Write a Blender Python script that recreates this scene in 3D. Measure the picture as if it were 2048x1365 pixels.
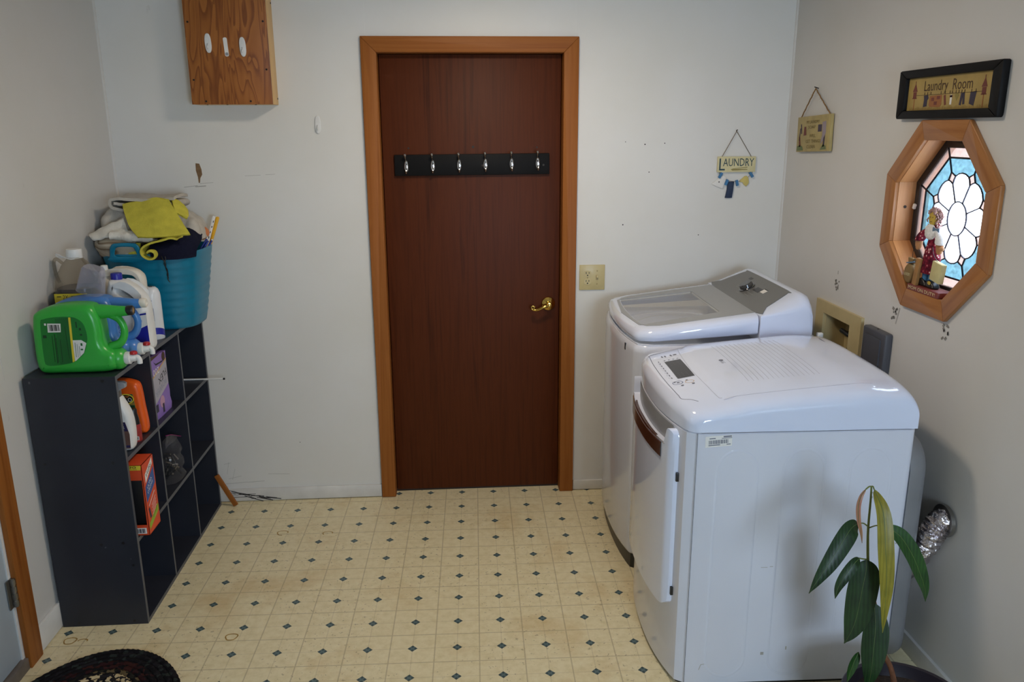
import bpy, bmesh, math, random
from mathutils import Vector, Matrix, noise as mnoise
from mathutils.geometry import tessellate_polygon

for _o in list(bpy.data.objects):
    bpy.data.objects.remove(_o, do_unlink=True)
SC = bpy.context.scene
COL = SC.collection
PI = math.pi
R = math.radians
random.seed(7)

# ------------------------------------------------------------------ room measures (metres)
XL, XR = -1.13, 1.80          # left and right wall faces
YF, ZC = -4.70, 2.44          # wall behind the camera, ceiling
WIN = (XR, -1.2025, 1.4375)   # centre of the octagonal window
TILE = 0.1524                 # floor pattern repeat

# ------------------------------------------------------------------ camera
cam_d = bpy.data.cameras.new('camera')
cam_d.sensor_width = 36.0
cam_d.lens = 28.4225
cam_d.clip_start = 0.05
cam = bpy.data.objects.new('camera', cam_d)
COL.objects.link(cam)
cam.location = (0.31372, -3.62183, 1.71882)
cam.rotation_mode = 'XYZ'
cam.rotation_euler = (1.3124881, 0.00497836, -0.0700009)
SC.camera = cam

# ------------------------------------------------------------------ sky and exposure
world = bpy.data.worlds.new('world')
SC.world = world
world.use_nodes = True
_bg = world.node_tree.nodes['Background']
_bg.inputs['Color'].default_value = (0.64, 0.81, 1.0, 1)
_bg.inputs['Strength'].default_value = 32.0
SC.view_settings.view_transform = 'Standard'
SC.view_settings.look = 'None'
SC.view_settings.exposure = 0.12
SC.view_settings.gamma = 1.0
SC.view_settings.use_curve_mapping = False


def portal(name, loc, sx, sy, rot):
    """guides daylight sampling through a real window opening; gives off no light itself"""
    d = bpy.data.lights.new(name, 'AREA')
    d.shape = 'RECTANGLE'
    d.size, d.size_y = sx, sy
    d.cycles.is_portal = True
    o = bpy.data.objects.new(name, d)
    o.location = loc
    o.rotation_euler = rot
    COL.objects.link(o)


portal('window_portal', (XR + 0.14, WIN[1], WIN[2]), 0.5, 0.5, (0, R(90), 0))
portal('window_portal', (1.24, YF - 0.14, 1.40), 0.80, 0.90, (R(90), 0, 0))

# ------------------------------------------------------------------ colour and materials


def lin(c):
    def f(v):
        v /= 255.0
        return v / 12.92 if v <= 0.04045 else ((v + 0.055) / 1.055) ** 2.4
    return (f(c[0]), f(c[1]), f(c[2]), 1.0)


class NT:
    def __init__(self, name):
        self.m = bpy.data.materials.new(name)
        self.m.use_nodes = True
        self.t = self.m.node_tree
        self.b = self.t.nodes['Principled BSDF']
        self.out = self.t.nodes['Material Output']

    def n(self, typ, **kw):
        nd = self.t.nodes.new(typ)
        for k, v in kw.items():
            setattr(nd, k, v)
        return nd

    def put(self, sock, v):
        if hasattr(v, 'is_output'):
            self.t.links.new(v, sock)
        else:
            sock.default_value = v

    def math(self, op, a, b=None, c=None, clamp=False):
        nd = self.n('ShaderNodeMath', operation=op, use_clamp=clamp)
        self.put(nd.inputs[0], a)
        if b is not None:
            self.put(nd.inputs[1], b)
        if c is not None:
            self.put(nd.inputs[2], c)
        return nd.outputs[0]

    def coord(self, scale=(1, 1, 1), rot=(0, 0, 0), loc=(0, 0, 0), kind='Object'):
        tc = self.n('ShaderNodeTexCoord')
        mp = self.n('ShaderNodeMapping')
        mp.inputs['Scale'].default_value = scale
        mp.inputs['Rotation'].default_value = rot
        mp.inputs['Location'].default_value = loc
        self.t.links.new(tc.outputs[kind], mp.inputs['Vector'])
        return mp.outputs[0]

    def noise(self, vec, scale, detail=3.0, rough=0.5, dist=0.0):
        nd = self.n('ShaderNodeTexNoise')
        self.put(nd.inputs['Vector'], vec)
        nd.inputs['Scale'].default_value = scale
        nd.inputs['Detail'].default_value = detail
        nd.inputs['Roughness'].default_value = rough
        nd.inputs['Distortion'].default_value = dist
        return nd.outputs['Fac']

    def ramp(self, fac, stops, interp='LINEAR'):
        nd = self.n('ShaderNodeValToRGB')
        cr = nd.color_ramp
        cr.interpolation = interp
        while len(cr.elements) < len(stops):
            cr.elements.new(0.5)
        for e, (p, c) in zip(cr.elements, stops):
            e.position = p
            e.color = c
        self.put(nd.inputs['Fac'], fac)
        return nd.outputs['Color']

    def mix(self, fac, a, b):
        nd = self.n('ShaderNodeMix', data_type='RGBA')
        self.put(nd.inputs[0], fac)
        self.put(nd.inputs[6], a)
        self.put(nd.inputs[7], b)
        return nd.outputs[2]

    def bump(self, height, strength, dist=0.001):
        nd = self.n('ShaderNodeBump')
        nd.inputs['Strength'].default_value = strength
        nd.inputs['Distance'].default_value = dist
        self.put(nd.inputs['Height'], height)
        self.t.links.new(nd.outputs[0], self.b.inputs['Normal'])

    def base(self, col=None, rough=None, metal=None, spec=None, coat=None):
        i = self.b.inputs
        if col is not None:
            self.put(i['Base Color'], col)
        if rough is not None:
            self.put(i['Roughness'], rough)
        if metal is not None:
            i['Metallic'].default_value = metal
        if spec is not None:
            i['Specular IOR Level'].default_value = spec
        if coat is not None:
            i['Coat Weight'].default_value = coat
            i['Coat Roughness'].default_value = 0.05
        return self.m


MATS = {}


def M(name, col, rough=0.5, metal=0.0, spec=0.5, var=None, bump=None, coat=None):
    """plain procedural surface: colour, faint mottling (scale, amount), fine relief (scale, strength, depth)"""
    if name in MATS:
        return MATS[name]
    t = NT(name)
    c = lin(col)
    vec = t.coord()
    vs, va = var or (14.0, 0.06)
    f = t.noise(vec, vs, 4.0)
    lo = tuple(v * (1 - va) for v in c[:3]) + (1,)
    hi = tuple(min(1, v * (1 + va)) for v in c[:3]) + (1,)
    t.base(t.ramp(f, [(0.3, lo), (0.7, hi)]), rough, metal, spec, coat)
    if bump:
        t.bump(t.noise(vec, bump[0], 3.0), bump[1], bump[2])
    MATS[name] = t.m
    return t.m


def wood(name, stops, axis, rough=0.45, across=55.0, along=1.6, knots=True, spec=0.4, bump=0.25):
    t = NT(name)
    s = [across] * 3
    s[axis] = along
    vec = t.coord(scale=tuple(s))
    wob = t.noise(t.coord(scale=tuple(v * 0.12 for v in s)), 1.0, 2.0)
    f = t.noise(vec, 1.0, 4.0, 0.6, 0.5)
    f2 = t.math('ADD', t.math('MULTIPLY', f, 0.7), t.math('MULTIPLY', wob, 0.45))
    col = t.ramp(f2, [(0.25 + 0.5 * i / (len(stops) - 1), lin(c)) for i, c in enumerate(stops)])
    if knots:
        kv = t.n('ShaderNodeTexVoronoi')
        t.put(kv.inputs['Vector'], t.coord(scale=tuple(4.0 if i != axis else 2.0 for i in range(3))))
        kv.inputs['Scale'].default_value = 1.0
        k = t.math('LESS_THAN', kv.outputs['Distance'], 0.06)
        col = t.mix(t.math('MULTIPLY', k, 0.7), col, lin([v * 0.5 for v in stops[0]]))
    t.base(col, rough, 0, spec)
    t.bump(f, bump, 0.0006)
    MATS[name] = t.m
    return t.m


# ------------------------------------------------------------------ mesh helpers


def link(o, parent):
    COL.objects.link(o)
    if parent is not None:
        o.parent = parent
    return o


def mesh(name, V, F, mat, parent=None, smooth=None, fix=True):
    me = bpy.data.meshes.new(name)
    me.from_pydata([tuple(v) for v in V], [], F)
    if fix:
        bm = bmesh.new()
        bm.from_mesh(me)
        bmesh.ops.remove_doubles(bm, verts=bm.verts, dist=1e-6)
        bmesh.ops.recalc_face_normals(bm, faces=bm.faces)
        bm.to_mesh(me)
        bm.free()
    if smooth is not None:
        me.polygons.foreach_set('use_smooth', [True] * len(me.polygons))
        me.set_sharp_from_angle(angle=R(smooth))
    me.materials.append(mat)
    me.update()
    return link(bpy.data.objects.new(name, me), parent)


def join(parts):
    V, F = [], []
    for v, f in parts:
        k = len(V)
        V += list(v)
        F += [[i + k for i in q] for q in f]
    return V, F


def vbox(x0, x1, y0, y1, z0, z1, bev=0.0, seg=2):
    bm = bmesh.new()
    bmesh.ops.create_cube(bm, size=1.0)
    for v in bm.verts:
        v.co = Vector(((x0 + x1) / 2 + v.co.x * (x1 - x0), (y0 + y1) / 2 + v.co.y * (y1 - y0), (z0 + z1) / 2 + v.co.z * (z1 - z0)))
    if bev:
        bmesh.ops.bevel(bm, geom=list(bm.edges), offset=bev, segments=seg, affect='EDGES', profile=0.5)
    bm.verts.index_update()
    out = ([v.co.copy() for v in bm.verts], [[v.index for v in f.verts] for f in bm.faces])
    bm.free()
    return out


def box(name, x0, x1, y0, y1, z0, z1, mat, parent=None, bev=0.0, seg=2):
    V, F = vbox(x0, x1, y0, y1, z0, z1, bev, seg)
    return mesh(name, V, F, mat, parent, smooth=40 if bev else None)


def vtube(P, r, n=8, closed=False, caps=True, flat=1.0, up=None):
    P = [Vector(p) for p in P]
    m = len(P)
    rr = r if isinstance(r, (list, tuple)) else [r] * m
    T = []
    for i in range(m):
        a = P[i - 1] if (closed or i > 0) else P[i]
        b = P[(i + 1) % m] if (closed or i < m - 1) else P[i]
        d = b - a
        T.append(d.normalized() if d.length > 1e-9 else Vector((0, 0, 1)))
    u0 = Vector(up) if up else (Vector((0, 0, 1)) if abs(T[0].z) < 0.9 else Vector((1, 0, 0)))
    nrm = (u0 - T[0] * u0.dot(T[0])).normalized()
    V, F = [], []
    for i in range(m):
        if up:
            nrm = Vector(up)
        q = nrm - T[i] * nrm.dot(T[i])
        nrm = q.normalized() if q.length > 1e-6 else nrm
        bi = T[i].cross(nrm)
        for k in range(n):
            a = 2 * PI * k / n
            V.append(P[i] + (nrm * math.cos(a) * flat + bi * math.sin(a)) * rr[i])
    for i in range(m if closed else m - 1):
        for k in range(n):
            a, b = i * n + k, i * n + (k + 1) % n
            c, d = ((i + 1) % m) * n + (k + 1) % n, ((i + 1) % m) * n + k
            F.append([a, b, c, d])
    if caps and not closed:
        F.append(list(range(n))[::-1])
        F.append(list(range((m - 1) * n, m * n)))
    return V, F


def tube(name, P, r, mat, parent=None, n=8, closed=False, **kw):
    V, F = vtube(P, r, n, closed, **kw)
    return mesh(name, V, F, mat, parent, smooth=60)


def vlathe(prof, n=24, c=(0, 0, 0), axis='z'):
    """profile of (radius, height) turned about an axis through c"""
    V, F = [], []
    c = Vector(c)
    for r, h in prof:
        r = max(r, 1e-5)
        for k in range(n):
            a = 2 * PI * k / n
            x, y = r * math.cos(a), r * math.sin(a)
            if axis == 'z':
                V.append(c + Vector((x, y, h)))
            elif axis == 'x':
                V.append(c + Vector((h, x, y)))
            else:
                V.append(c + Vector((x, h, y)))
    for i in range(len(prof) - 1):
        for k in range(n):
            F.append([i * n + k, i * n + (k + 1) % n, (i + 1) * n + (k + 1) % n, (i + 1) * n + k])
    F.append(list(range(n))[::-1])
    F.append(list(range((len(prof) - 1) * n, len(prof) * n)))
    return V, F


def lathe(name, prof, mat, parent=None, n=24, c=(0, 0, 0), axis='z', smooth=35):
    V, F = vlathe(prof, n, c, axis)
    return mesh(name, V, F, mat, parent, smooth=smooth)


def vloft(rings, cap0=True, cap1=True):
    n = len(rings[0])
    V = [p for r in rings for p in r]
    F = []
    for i in range(len(rings) - 1):
        for k in range(n):
            F.append([i * n + k, i * n + (k + 1) % n, (i + 1) * n + (k + 1) % n, (i + 1) * n + k])
    if cap0:
        F.append(list(range(n))[::-1])
    if cap1:
        F.append(list(range((len(rings) - 1) * n, len(rings) * n)))
    return V, F


def loft(name, rings, mat, parent=None, smooth=40, **kw):
    V, F = vloft(rings, **kw)
    return mesh(name, V, F, mat, parent, smooth=smooth)


def sup(cx, cy, a, b, z, e=4.0, n=32):
    """superellipse ring in plan"""
    out = []
    for k in range(n):
        t = 2 * PI * k / n
        c, s = math.cos(t), math.sin(t)
        out.append(Vector((cx + a * math.copysign(abs(c) ** (2 / e), c), cy + b * math.copysign(abs(s) ** (2 / e), s), z)))
    return out


def catmull(P, closed=True, k=4):
    P = [Vector(p) for p in P]
    n = len(P)
    out = []
    for i in range(n if closed else n - 1):
        p0 = P[i - 1] if closed or i > 0 else P[i] * 2 - P[i + 1]
        p1, p2 = P[i], P[(i + 1) % n]
        p3 = P[(i + 2) % n] if closed or i < n - 2 else p2 * 2 - p1
        for j in range(k):
            t = j / k
            out.append(0.5 * ((2 * p1) + (p2 - p0) * t + (2 * p0 - 5 * p1 + 4 * p2 - p3) * t * t + (3 * p1 - p0 - 3 * p2 + p3) * t ** 3))
    if not closed:
        out.append(P[-1].copy())
    return out


def area2(P):
    return 0.5 * sum(P[i][0] * P[(i + 1) % len(P)][1] - P[(i + 1) % len(P)][0] * P[i][1] for i in range(len(P)))


class Plane:
    """a drawing plane: origin, right, up and outward direction"""

    def __init__(self, o, u=(1, 0, 0), v=(0, 0, 1)):
        self.o, self.u, self.v = Vector(o), Vector(u).normalized(), Vector(v).normalized()
        self.n = self.u.cross(self.v)            # u x v: out of the plane towards the reader

    def p(self, a, b, c=0.0):
        return self.o + self.u * a + self.v * b + self.n * c


def vplate(pl, outer, holes, c0, c1):
    """flat plate with holes between two depths of a plane"""
    loops = [list(outer)] + [list(h) for h in holes]
    tri = tessellate_polygon([[Vector((p[0], p[1], 0)) for p in lp] for lp in loops])
    flat = [p for lp in loops for p in lp]
    n = len(flat)
    V = [pl.p(p[0], p[1], c0) for p in flat] + [pl.p(p[0], p[1], c1) for p in flat]
    F = [list(t) for t in tri] + [[i + n for i in t] for t in tri]
    k = 0
    for lp in loops:
        m = len(lp)
        for i in range(m):
            a, b = k + i, k + (i + 1) % m
            F.append([a, b, b + n, a + n])
        k += m
    return V, F


def plate(name, pl, outer, mat, parent=None, c0=0.0, c1=0.002, holes=(), smooth=None):
    V, F = vplate(pl, outer, holes, c0, c1)
    return mesh(name, V, F, mat, parent, smooth=smooth)


def plates(name, pl, polys, mat, parent=None, c0=0.0002, c1=0.0006):
    V, F = join([vplate(pl, p, [], c0, c1) for p in polys])
    return mesh(name, V, F, mat, parent)


def rect(x, y, w, h, a=0.0):
    c, s = math.cos(a), math.sin(a)
    return [(x + dx * c - dy * s, y + dx * s + dy * c) for dx, dy in ((-w / 2, -h / 2), (w / 2, -h / 2), (w / 2, h / 2), (-w / 2, h / 2))]


def disc(x, y, r, n=16, ry=None):
    ry = ry or r
    return [(x + r * math.cos(2 * PI * k / n), y + ry * math.sin(2 * PI * k / n)) for k in range(n)]


def rrect(x, y, w, h, r, n=4):
    out = []
    for cx, cy, a0 in ((x + w / 2 - r, y + h / 2 - r, 0), (x - w / 2 + r, y + h / 2 - r, 90), (x - w / 2 + r, y - h / 2 + r, 180), (x + w / 2 - r, y - h / 2 + r, 270)):
        for k in range(n + 1):
            a = R(a0 + 90 * k / n)
            out.append((cx + r * math.cos(a), cy + r * math.sin(a)))
    return out


def inset(P, d):
    s = 1 if area2(P) > 0 else -1
    out = []
    n = len(P)
    for i in range(n):
        a, b, c = Vector(P[i - 1][:2]), Vector(P[i][:2]), Vector(P[(i + 1) % n][:2])
        t = (c - a)
        t = t.normalized() if t.length > 1e-9 else Vector((1, 0))
        out.append((b.x - t.y * s * d, b.y + t.x * s * d))
    return out


def inflate(name, pl, outer, holes, depth, r, mat, parent=None, steps=4, smooth=50):
    """a moulded body: an outline with rounded front and back edges (and rounded holes)"""
    loops = [list(outer)] + [list(h) for h in holes]
    if area2(loops[0]) < 0:
        loops[0].reverse()
    for h in loops[1:]:
        if area2(h) > 0:
            h.reverse()
    layers = []
    for k in range(steps + 1):
        a = PI / 2 * k / steps
        layers.append((r * (1 - math.sin(a)), -depth / 2 + r * (1 - math.cos(a))))
    layers = layers + [(d, -c) for d, c in reversed(layers)]

    def ins(lp, d, first):
        if d < 1e-9:
            return lp
        return inset(lp, d) if first else inset(lp, -d)
    V, F = [], []
    tot = sum(len(l) for l in loops)
    for d, c in layers:
        for q, lp in enumerate(loops):
            V += [pl.p(p[0], p[1], c) for p in ins(lp, d, q == 0)]
    for j in range(len(layers) - 1):
        k = 0
        for lp in loops:
            m = len(lp)
            for i in range(m):
                a, b = j * tot + k + i, j * tot + k + (i + 1) % m
                F.append([a, b, b + tot, a + tot])
            k += m
    tri = tessellate_polygon([[Vector((p[0], p[1], 0)) for p in ins(lp, layers[0][0], q == 0)] for q, lp in enumerate(loops)])
    F += [list(t) for t in tri]
    z = (len(layers) - 1) * tot
    F += [[i + z for i in t] for t in tri]
    return mesh(name, V, F, mat, parent, smooth=smooth)


def patch(name, rows, mat, parent=None, k=5, amp=0.0, fs=20.0, thick=0.004, seed=0.0, smooth=80):
    """cloth: a smooth sheet through a grid of points, wrinkled, with thickness"""
    A = [catmull(r, False, k) for r in rows]
    cols = [catmull([a[i] for a in A], False, k) for i in range(len(A[0]))]
    nu, nv = len(cols), len(cols[0])
    G = [[Vector(cols[i][j]) for j in range(nv)] for i in range(nu)]
    N = [[None] * nv for _ in range(nu)]
    for i in range(nu):
        for j in range(nv):
            du = G[min(i + 1, nu - 1)][j] - G[max(i - 1, 0)][j]
            dv = G[i][min(j + 1, nv - 1)] - G[i][max(j - 1, 0)]
            q = du.cross(dv)
            N[i][j] = q.normalized() if q.length > 1e-12 else Vector((0, 0, 1))
    V, F = [], []
    for s in (0, 1):
        for i in range(nu):
            for j in range(nv):
                p = G[i][j]
                w = amp * (mnoise.noise(p * fs + Vector((seed, 0, seed))) + 0.5 * mnoise.noise(p * fs * 2.3 + Vector((0, seed, 0))))
                V.append(p + N[i][j] * (w - s * thick))
    o = nu * nv
    for i in range(nu - 1):
        for j in range(nv - 1):
            a = i * nv + j
            F.append([a, a + 1, a + nv + 1, a + nv])
            F.append([o + a, o + a + nv, o + a + nv + 1, o + a + 1])
    ring = [j for j in range(nv)] + [i * nv + nv - 1 for i in range(1, nu)] + [(nu - 1) * nv + j for j in range(nv - 2, -1, -1)] + [i * nv for i in range(nu - 2, 0, -1)]
    for q in range(len(ring)):
        a, b = ring[q], ring[(q + 1) % len(ring)]
        F.append([a, b, b + o, a + o])
    return mesh(name, V, F, mat, parent, smooth=smooth)


def text(name, s, pl, x, y, w, h, mat, parent=None, c=0.0006, flip=False, rot=0.0, shear=0.0):
    """lettering fitted to a width and height, centred at (x, y) of a plane"""
    cu = bpy.data.curves.new('lettering', 'FONT')
    cu.body = s
    cu.size = 1.0
    cu.resolution_u = 2
    cu.align_x = 'CENTER'
    cu.shear = shear
    to = bpy.data.objects.new('lettering_source', cu)
    COL.objects.link(to)
    bpy.context.view_layer.update()
    dg = bpy.context.evaluated_depsgraph_get()
    me = bpy.data.meshes.new_from_object(to.evaluated_get(dg))
    vs = [v.co.copy() for v in me.vertices]
    fs = [list(p.vertices) for p in me.polygons]
    bpy.data.objects.remove(to, do_unlink=True)
    bpy.data.curves.remove(cu)
    bpy.data.meshes.remove(me)
    x0, x1 = min(v.x for v in vs), max(v.x for v in vs)
    y0, y1 = min(v.y for v in vs), max(v.y for v in vs)
    ca, sa = math.cos(rot), math.sin(rot)
    V = []
    for v in vs:
        a = ((v.x - x0) / (x1 - x0) - 0.5) * w
        b = ((v.y - y0) / (y1 - y0) - 0.5) * h
        if flip:
            a, b = -a, -b
        V.append(pl.p(x + a * ca - b * sa, y + a * sa + b * ca, c))
    return mesh(name, V, fs, mat, parent)


# ------------------------------------------------------------------ object helpers


def tag(o, label=None, cat=None, group=None, kind=None):
    if label:
        o['label'] = label
    if cat:
        o['category'] = cat
    if group:
        o['group'] = group
    if kind:
        o['kind'] = kind
    return o


def thing(name, label, cat, loc=(0, 0, 0), rotz=0.0, group=None, kind=None):
    o = bpy.data.objects.new(name, None)
    o.empty_display_size = 0.05
    COL.objects.link(o)
    o.location = loc
    o.rotation_euler = (0, 0, rotz)
    return tag(o, label, cat, group, kind)


def copy_tree(o, parent=None):
    c = o.copy()
    COL.objects.link(c)
    c.parent = parent
    for ch in list(o.children):
        copy_tree(ch, c)
    return c


FRONT = Plane((0, 0, 0), (1, 0, 0), (0, 0, 1))     # faces -Y: right is +X, up is +Z
RW = R(-90)                                        # things on the right wall: local +X runs towards the camera

# ------------------------------------------------------------------ special materials


def mat_wall(name, col, seed):
    t = NT(name)
    vec = t.coord(loc=(seed, seed, 0))
    f = t.noise(vec, 1.6, 4.0, 0.6)
    c = lin(col)
    warm = (c[0] * 0.96, c[1] * 0.95, c[2] * 0.92, 1)
    col_ = t.ramp(f, [(0.35, warm), (0.65, c)])
    sm = t.noise(t.coord(scale=(9, 9, 3), loc=(seed, 0, 2)), 1.0, 6.0, 0.7)
    col_ = t.mix(t.math('MULTIPLY', t.math('GREATER_THAN', sm, 0.7), 0.10), col_, lin((120, 112, 100)))
    t.base(col_, 0.42, 0, 0.35)
    t.bump(t.noise(vec, 60.0, 3.0), 0.08, 0.001)
    MATS[name] = t.m
    return t.m


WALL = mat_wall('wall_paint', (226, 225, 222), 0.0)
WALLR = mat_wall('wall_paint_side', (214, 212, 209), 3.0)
CEIL = M('ceiling_paint', (206, 203, 197), 0.8)
TRIMW = M('white_trim_paint', (214, 212, 208), 0.45, var=(9, 0.10))


def mat_floor():
    t = NT('vinyl_floor')
    vec = t.coord(scale=(1 / TILE, 1 / TILE, 1 / TILE), rot=(0, 0, 0))
    tc = t.n('ShaderNodeTexCoord')
    # pattern axes: turned a little against the room, one repeat every 15 cm
    sx = t.n('ShaderNodeSeparateXYZ')
    t.t.links.new(tc.outputs['Object'], sx.inputs[0])
    ph = -0.0237529
    ox, oy = 0.16335, 0.01471
    dx = t.math('SUBTRACT', sx.outputs[0], ox)
    dy = t.math('SUBTRACT', sx.outputs[1], oy)
    u = t.math('DIVIDE', t.math('ADD', t.math('MULTIPLY', dx, math.cos(ph)), t.math('MULTIPLY', dy, math.sin(ph))), TILE)
    v = t.math('DIVIDE', t.math('SUBTRACT', t.math('MULTIPLY', dy, math.cos(ph)), t.math('MULTIPLY', dx, math.sin(ph))), TILE)

    def dist(x, off):
        fr = t.math('FRACT', t.math('ADD', x, off + 100.0))
        return t.math('ABSOLUTE', t.math('SUBTRACT', fr, 0.5))
    du, dv = dist(u, 0.5), dist(v, 0.5)          # 0 at a diamond
    eu, ev = dist(u, 0.0), dist(v, 0.0)          # 0 half-way between diamonds
    dsum = t.math('ADD', du, dv)
    dia = t.math('LESS_THAN', dsum, 0.112)
    line_d = t.math('LESS_THAN', t.math('MINIMUM', du, dv), 0.010)
    line_h = t.math('LESS_THAN', t.math('MINIMUM', eu, ev), 0.014)
    nf = t.noise(vec, 5.0, 5.0, 0.65)
    base = t.ramp(nf, [(0.3, lin((219, 205, 162))), (0.55, lin((231, 218, 180))), (0.75, lin((236, 225, 190)))])
    # old yellow stains and trodden dirt
    st = t.noise(t.coord(scale=(2.2, 2.2, 2.2), loc=(4.1, 1.3, 0)), 1.0, 6.0, 0.62)
    base = t.mix(t.math('MULTIPLY', t.ramp(st, [(0.54, (0, 0, 0, 1)), (0.70, (1, 1, 1, 1))]), 0.5), base, lin((196, 160, 96)))
    sp = t.noise(t.coord(scale=(70, 70, 70)), 1.0, 2.0, 0.6)
    pd = t.noise(t.coord(scale=(3.1, 3.1, 3.1), loc=(2, 7, 0)), 1.0, 3.0)
    spk = t.math('MULTIPLY', t.math('GREATER_THAN', sp, 0.655), t.math('GREATER_THAN', pd, 0.48))
    base = t.mix(t.math('MULTIPLY', spk, 0.45), base, lin((120, 104, 78)))
    base = t.mix(t.math('MULTIPLY', line_d, 0.22), base, lin((150, 134, 104)))
    base = t.mix(t.math('MULTIPLY', line_h, 0.45), base, lin((150, 134, 104)))
    # blue-green diamonds with a dark rim and a paler quartered middle
    q = t.math('SUBTRACT', du, dv)
    inner = t.math('LESS_THAN', t.math('ABSOLUTE', q), 0.028)
    dcol = t.mix(inner, lin((58, 76, 78)), lin((96, 116, 118)))
    base = t.mix(dia, base, dcol)
    t.base(base, 0.38, 0, 0.4)
    hgt = t.math('ADD', t.math('MULTIPLY', line_h, -1.0), t.math('MULTIPLY', nf, 0.2))
    t.bump(hgt, 0.25, 0.0005)
    MATS['vinyl_floor'] = t.m
    return t.m


FLOOR = mat_floor()
PINE = {a: wood('pine_' + 'xyz'[a], [(120, 66, 22), (142, 82, 32), (156, 95, 42), (132, 73, 27)], a, rough=0.5, along=1.2, across=48, spec=0.2) for a in range(3)}
PALE = {a: wood('pale_pine_' + 'xyz'[a], [(206, 164, 104), (222, 184, 126), (212, 170, 110)], a, along=1.0, across=40, rough=0.5) for a in range(3)}
OCT = wood('window_pine', [(124, 76, 38), (150, 96, 52), (166, 112, 64), (136, 84, 42)], 0, rough=0.35, along=3.0, across=50)
OCTIN = wood('window_jamb_pine', [(176, 116, 66), (204, 146, 94), (190, 130, 78)], 0, rough=0.45, along=3.0, across=50)
DOORW = wood('door_veneer', [(56, 23, 7), (73, 32, 11), (84, 39, 15), (64, 27, 9)], 2, rough=0.50, along=2.2, across=70, knots=False, spec=0.18, bump=0.15)


def mat_ply():
    t = NT('fir_plywood')
    f = t.noise(t.coord(scale=(13.0, 13.0, 2.2)), 1.0, 2.0, 0.5, 0.8)
    w = t.math('FRACT', t.math('MULTIPLY', f, 9.0))
    fine = t.noise(t.coord(scale=(120, 120, 4)), 1.0, 3.0)
    k = t.math('ADD', t.math('MULTIPLY', w, 0.75), t.math('MULTIPLY', fine, 0.25))
    t.base(t.ramp(k, [(0.1, lin((168, 104, 46))), (0.55, lin((154, 92, 38))), (0.8, lin((124, 68, 26))), (0.95, lin((156, 96, 42)))]), 0.45, 0, 0.4)
    t.bump(fine, 0.2, 0.0005)
    return t.m


PLY = mat_ply()
SLATE = M('slate_laminate', (42, 45, 54), 0.38, var=(5, 0.12), spec=0.4)
SLATE_E = M('slate_edge_band', (84, 86, 92), 0.5)
BLACK = M('black_print', (22, 22, 24), 0.5)
BLACKP = M('black_plastic', (26, 26, 28), 0.35)
BLKWOOD = M('black_painted_wood', (13, 12, 13), 0.6, spec=0.2, var=(30, 0.2))
WHITE = M('white_plastic', (226, 226, 224), 0.35)
WHITEP = M('white_print', (232, 230, 226), 0.6)
ENAMEL = M('white_enamel', (214, 218, 231), 0.16, var=(3, 0.02), spec=0.5, coat=0.3)
ENAMEL2 = M('white_moulded_panel', (219, 227, 248), 0.10, var=(3, 0.02), spec=0.55, coat=0.5)
GREYP = M('grey_plastic', (150, 152, 156), 0.35)
CHROME = M('chrome', (214, 214, 216), 0.08, 1.0)
BRASS = M('polished_brass', (206, 170, 88), 0.16, 1.0)
STEEL = M('dull_steel', (150, 148, 144), 0.38, 1.0)
IVORY = M('ivory_plastic', (198, 182, 132), 0.35)
BEIGE = M('beige_plastic', (196, 178, 132), 0.4)
DARKG = M('dark_grey_box', (74, 74, 80), 0.45)
GREEN = M('green_plastic', (52, 172, 62), 0.28, var=(5, 0.05))
GREENL = M('dark_green_label', (20, 120, 44), 0.35)
BLUE = M('blue_plastic', (70, 126, 196), 0.28, var=(5, 0.05))
NAVYP = M('navy_cap', (34, 36, 150), 0.35)
RED = M('red_plastic', (176, 32, 34), 0.35)
YELP = M('yellow_print', (226, 204, 52), 0.5)
TEAL = M('teal_plastic', (4, 116, 148), 0.33, var=(6, 0.06))
ORANGE = M('orange_plastic', (226, 92, 22), 0.33)
ORANGEB = M('orange_card', (216, 74, 34), 0.5)
PURPLE = M('purple_card', (142, 112, 190), 0.5)
CREAMB = M('cream_jug_plastic', (222, 216, 204), 0.35)
TAN = M('tan_print', (166, 142, 80), 0.55, var=(16, 0.12))
CREAM = M('cream_painted_wood', (214, 204, 158), 0.55, var=(22, 0.08))
TWINE = M('jute_twine', (132, 100, 60), 0.9, var=(90, 0.35), bump=(260, 0.8, 0.001))
STAIN = M('rust_stain', (168, 132, 60), 0.6, var=(60, 0.3))
SCUFF = M('dark_scuff', (58, 56, 56), 0.7)
SOIL = M('potting_soil', (40, 30, 24), 0.95, var=(60, 0.5), bump=(90, 1.0, 0.006))
NAIL = M('dark_nail', (52, 46, 42), 0.5, 0.6)


def cloth_mat(name, col, sc=260.0, st=0.9):
    return M(name, col, 0.95, spec=0.15, var=(30, 0.10), bump=(sc, st, 0.0016))


YCLOTH = cloth_mat('yellow_microfibre', (200, 190, 74))
GCLOTH = cloth_mat('grey_terry', (188, 182, 172))
WCLOTH = cloth_mat('white_terry', (222, 218, 208))
NCLOTH = cloth_mat('navy_cotton', (22, 24, 44))


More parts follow.
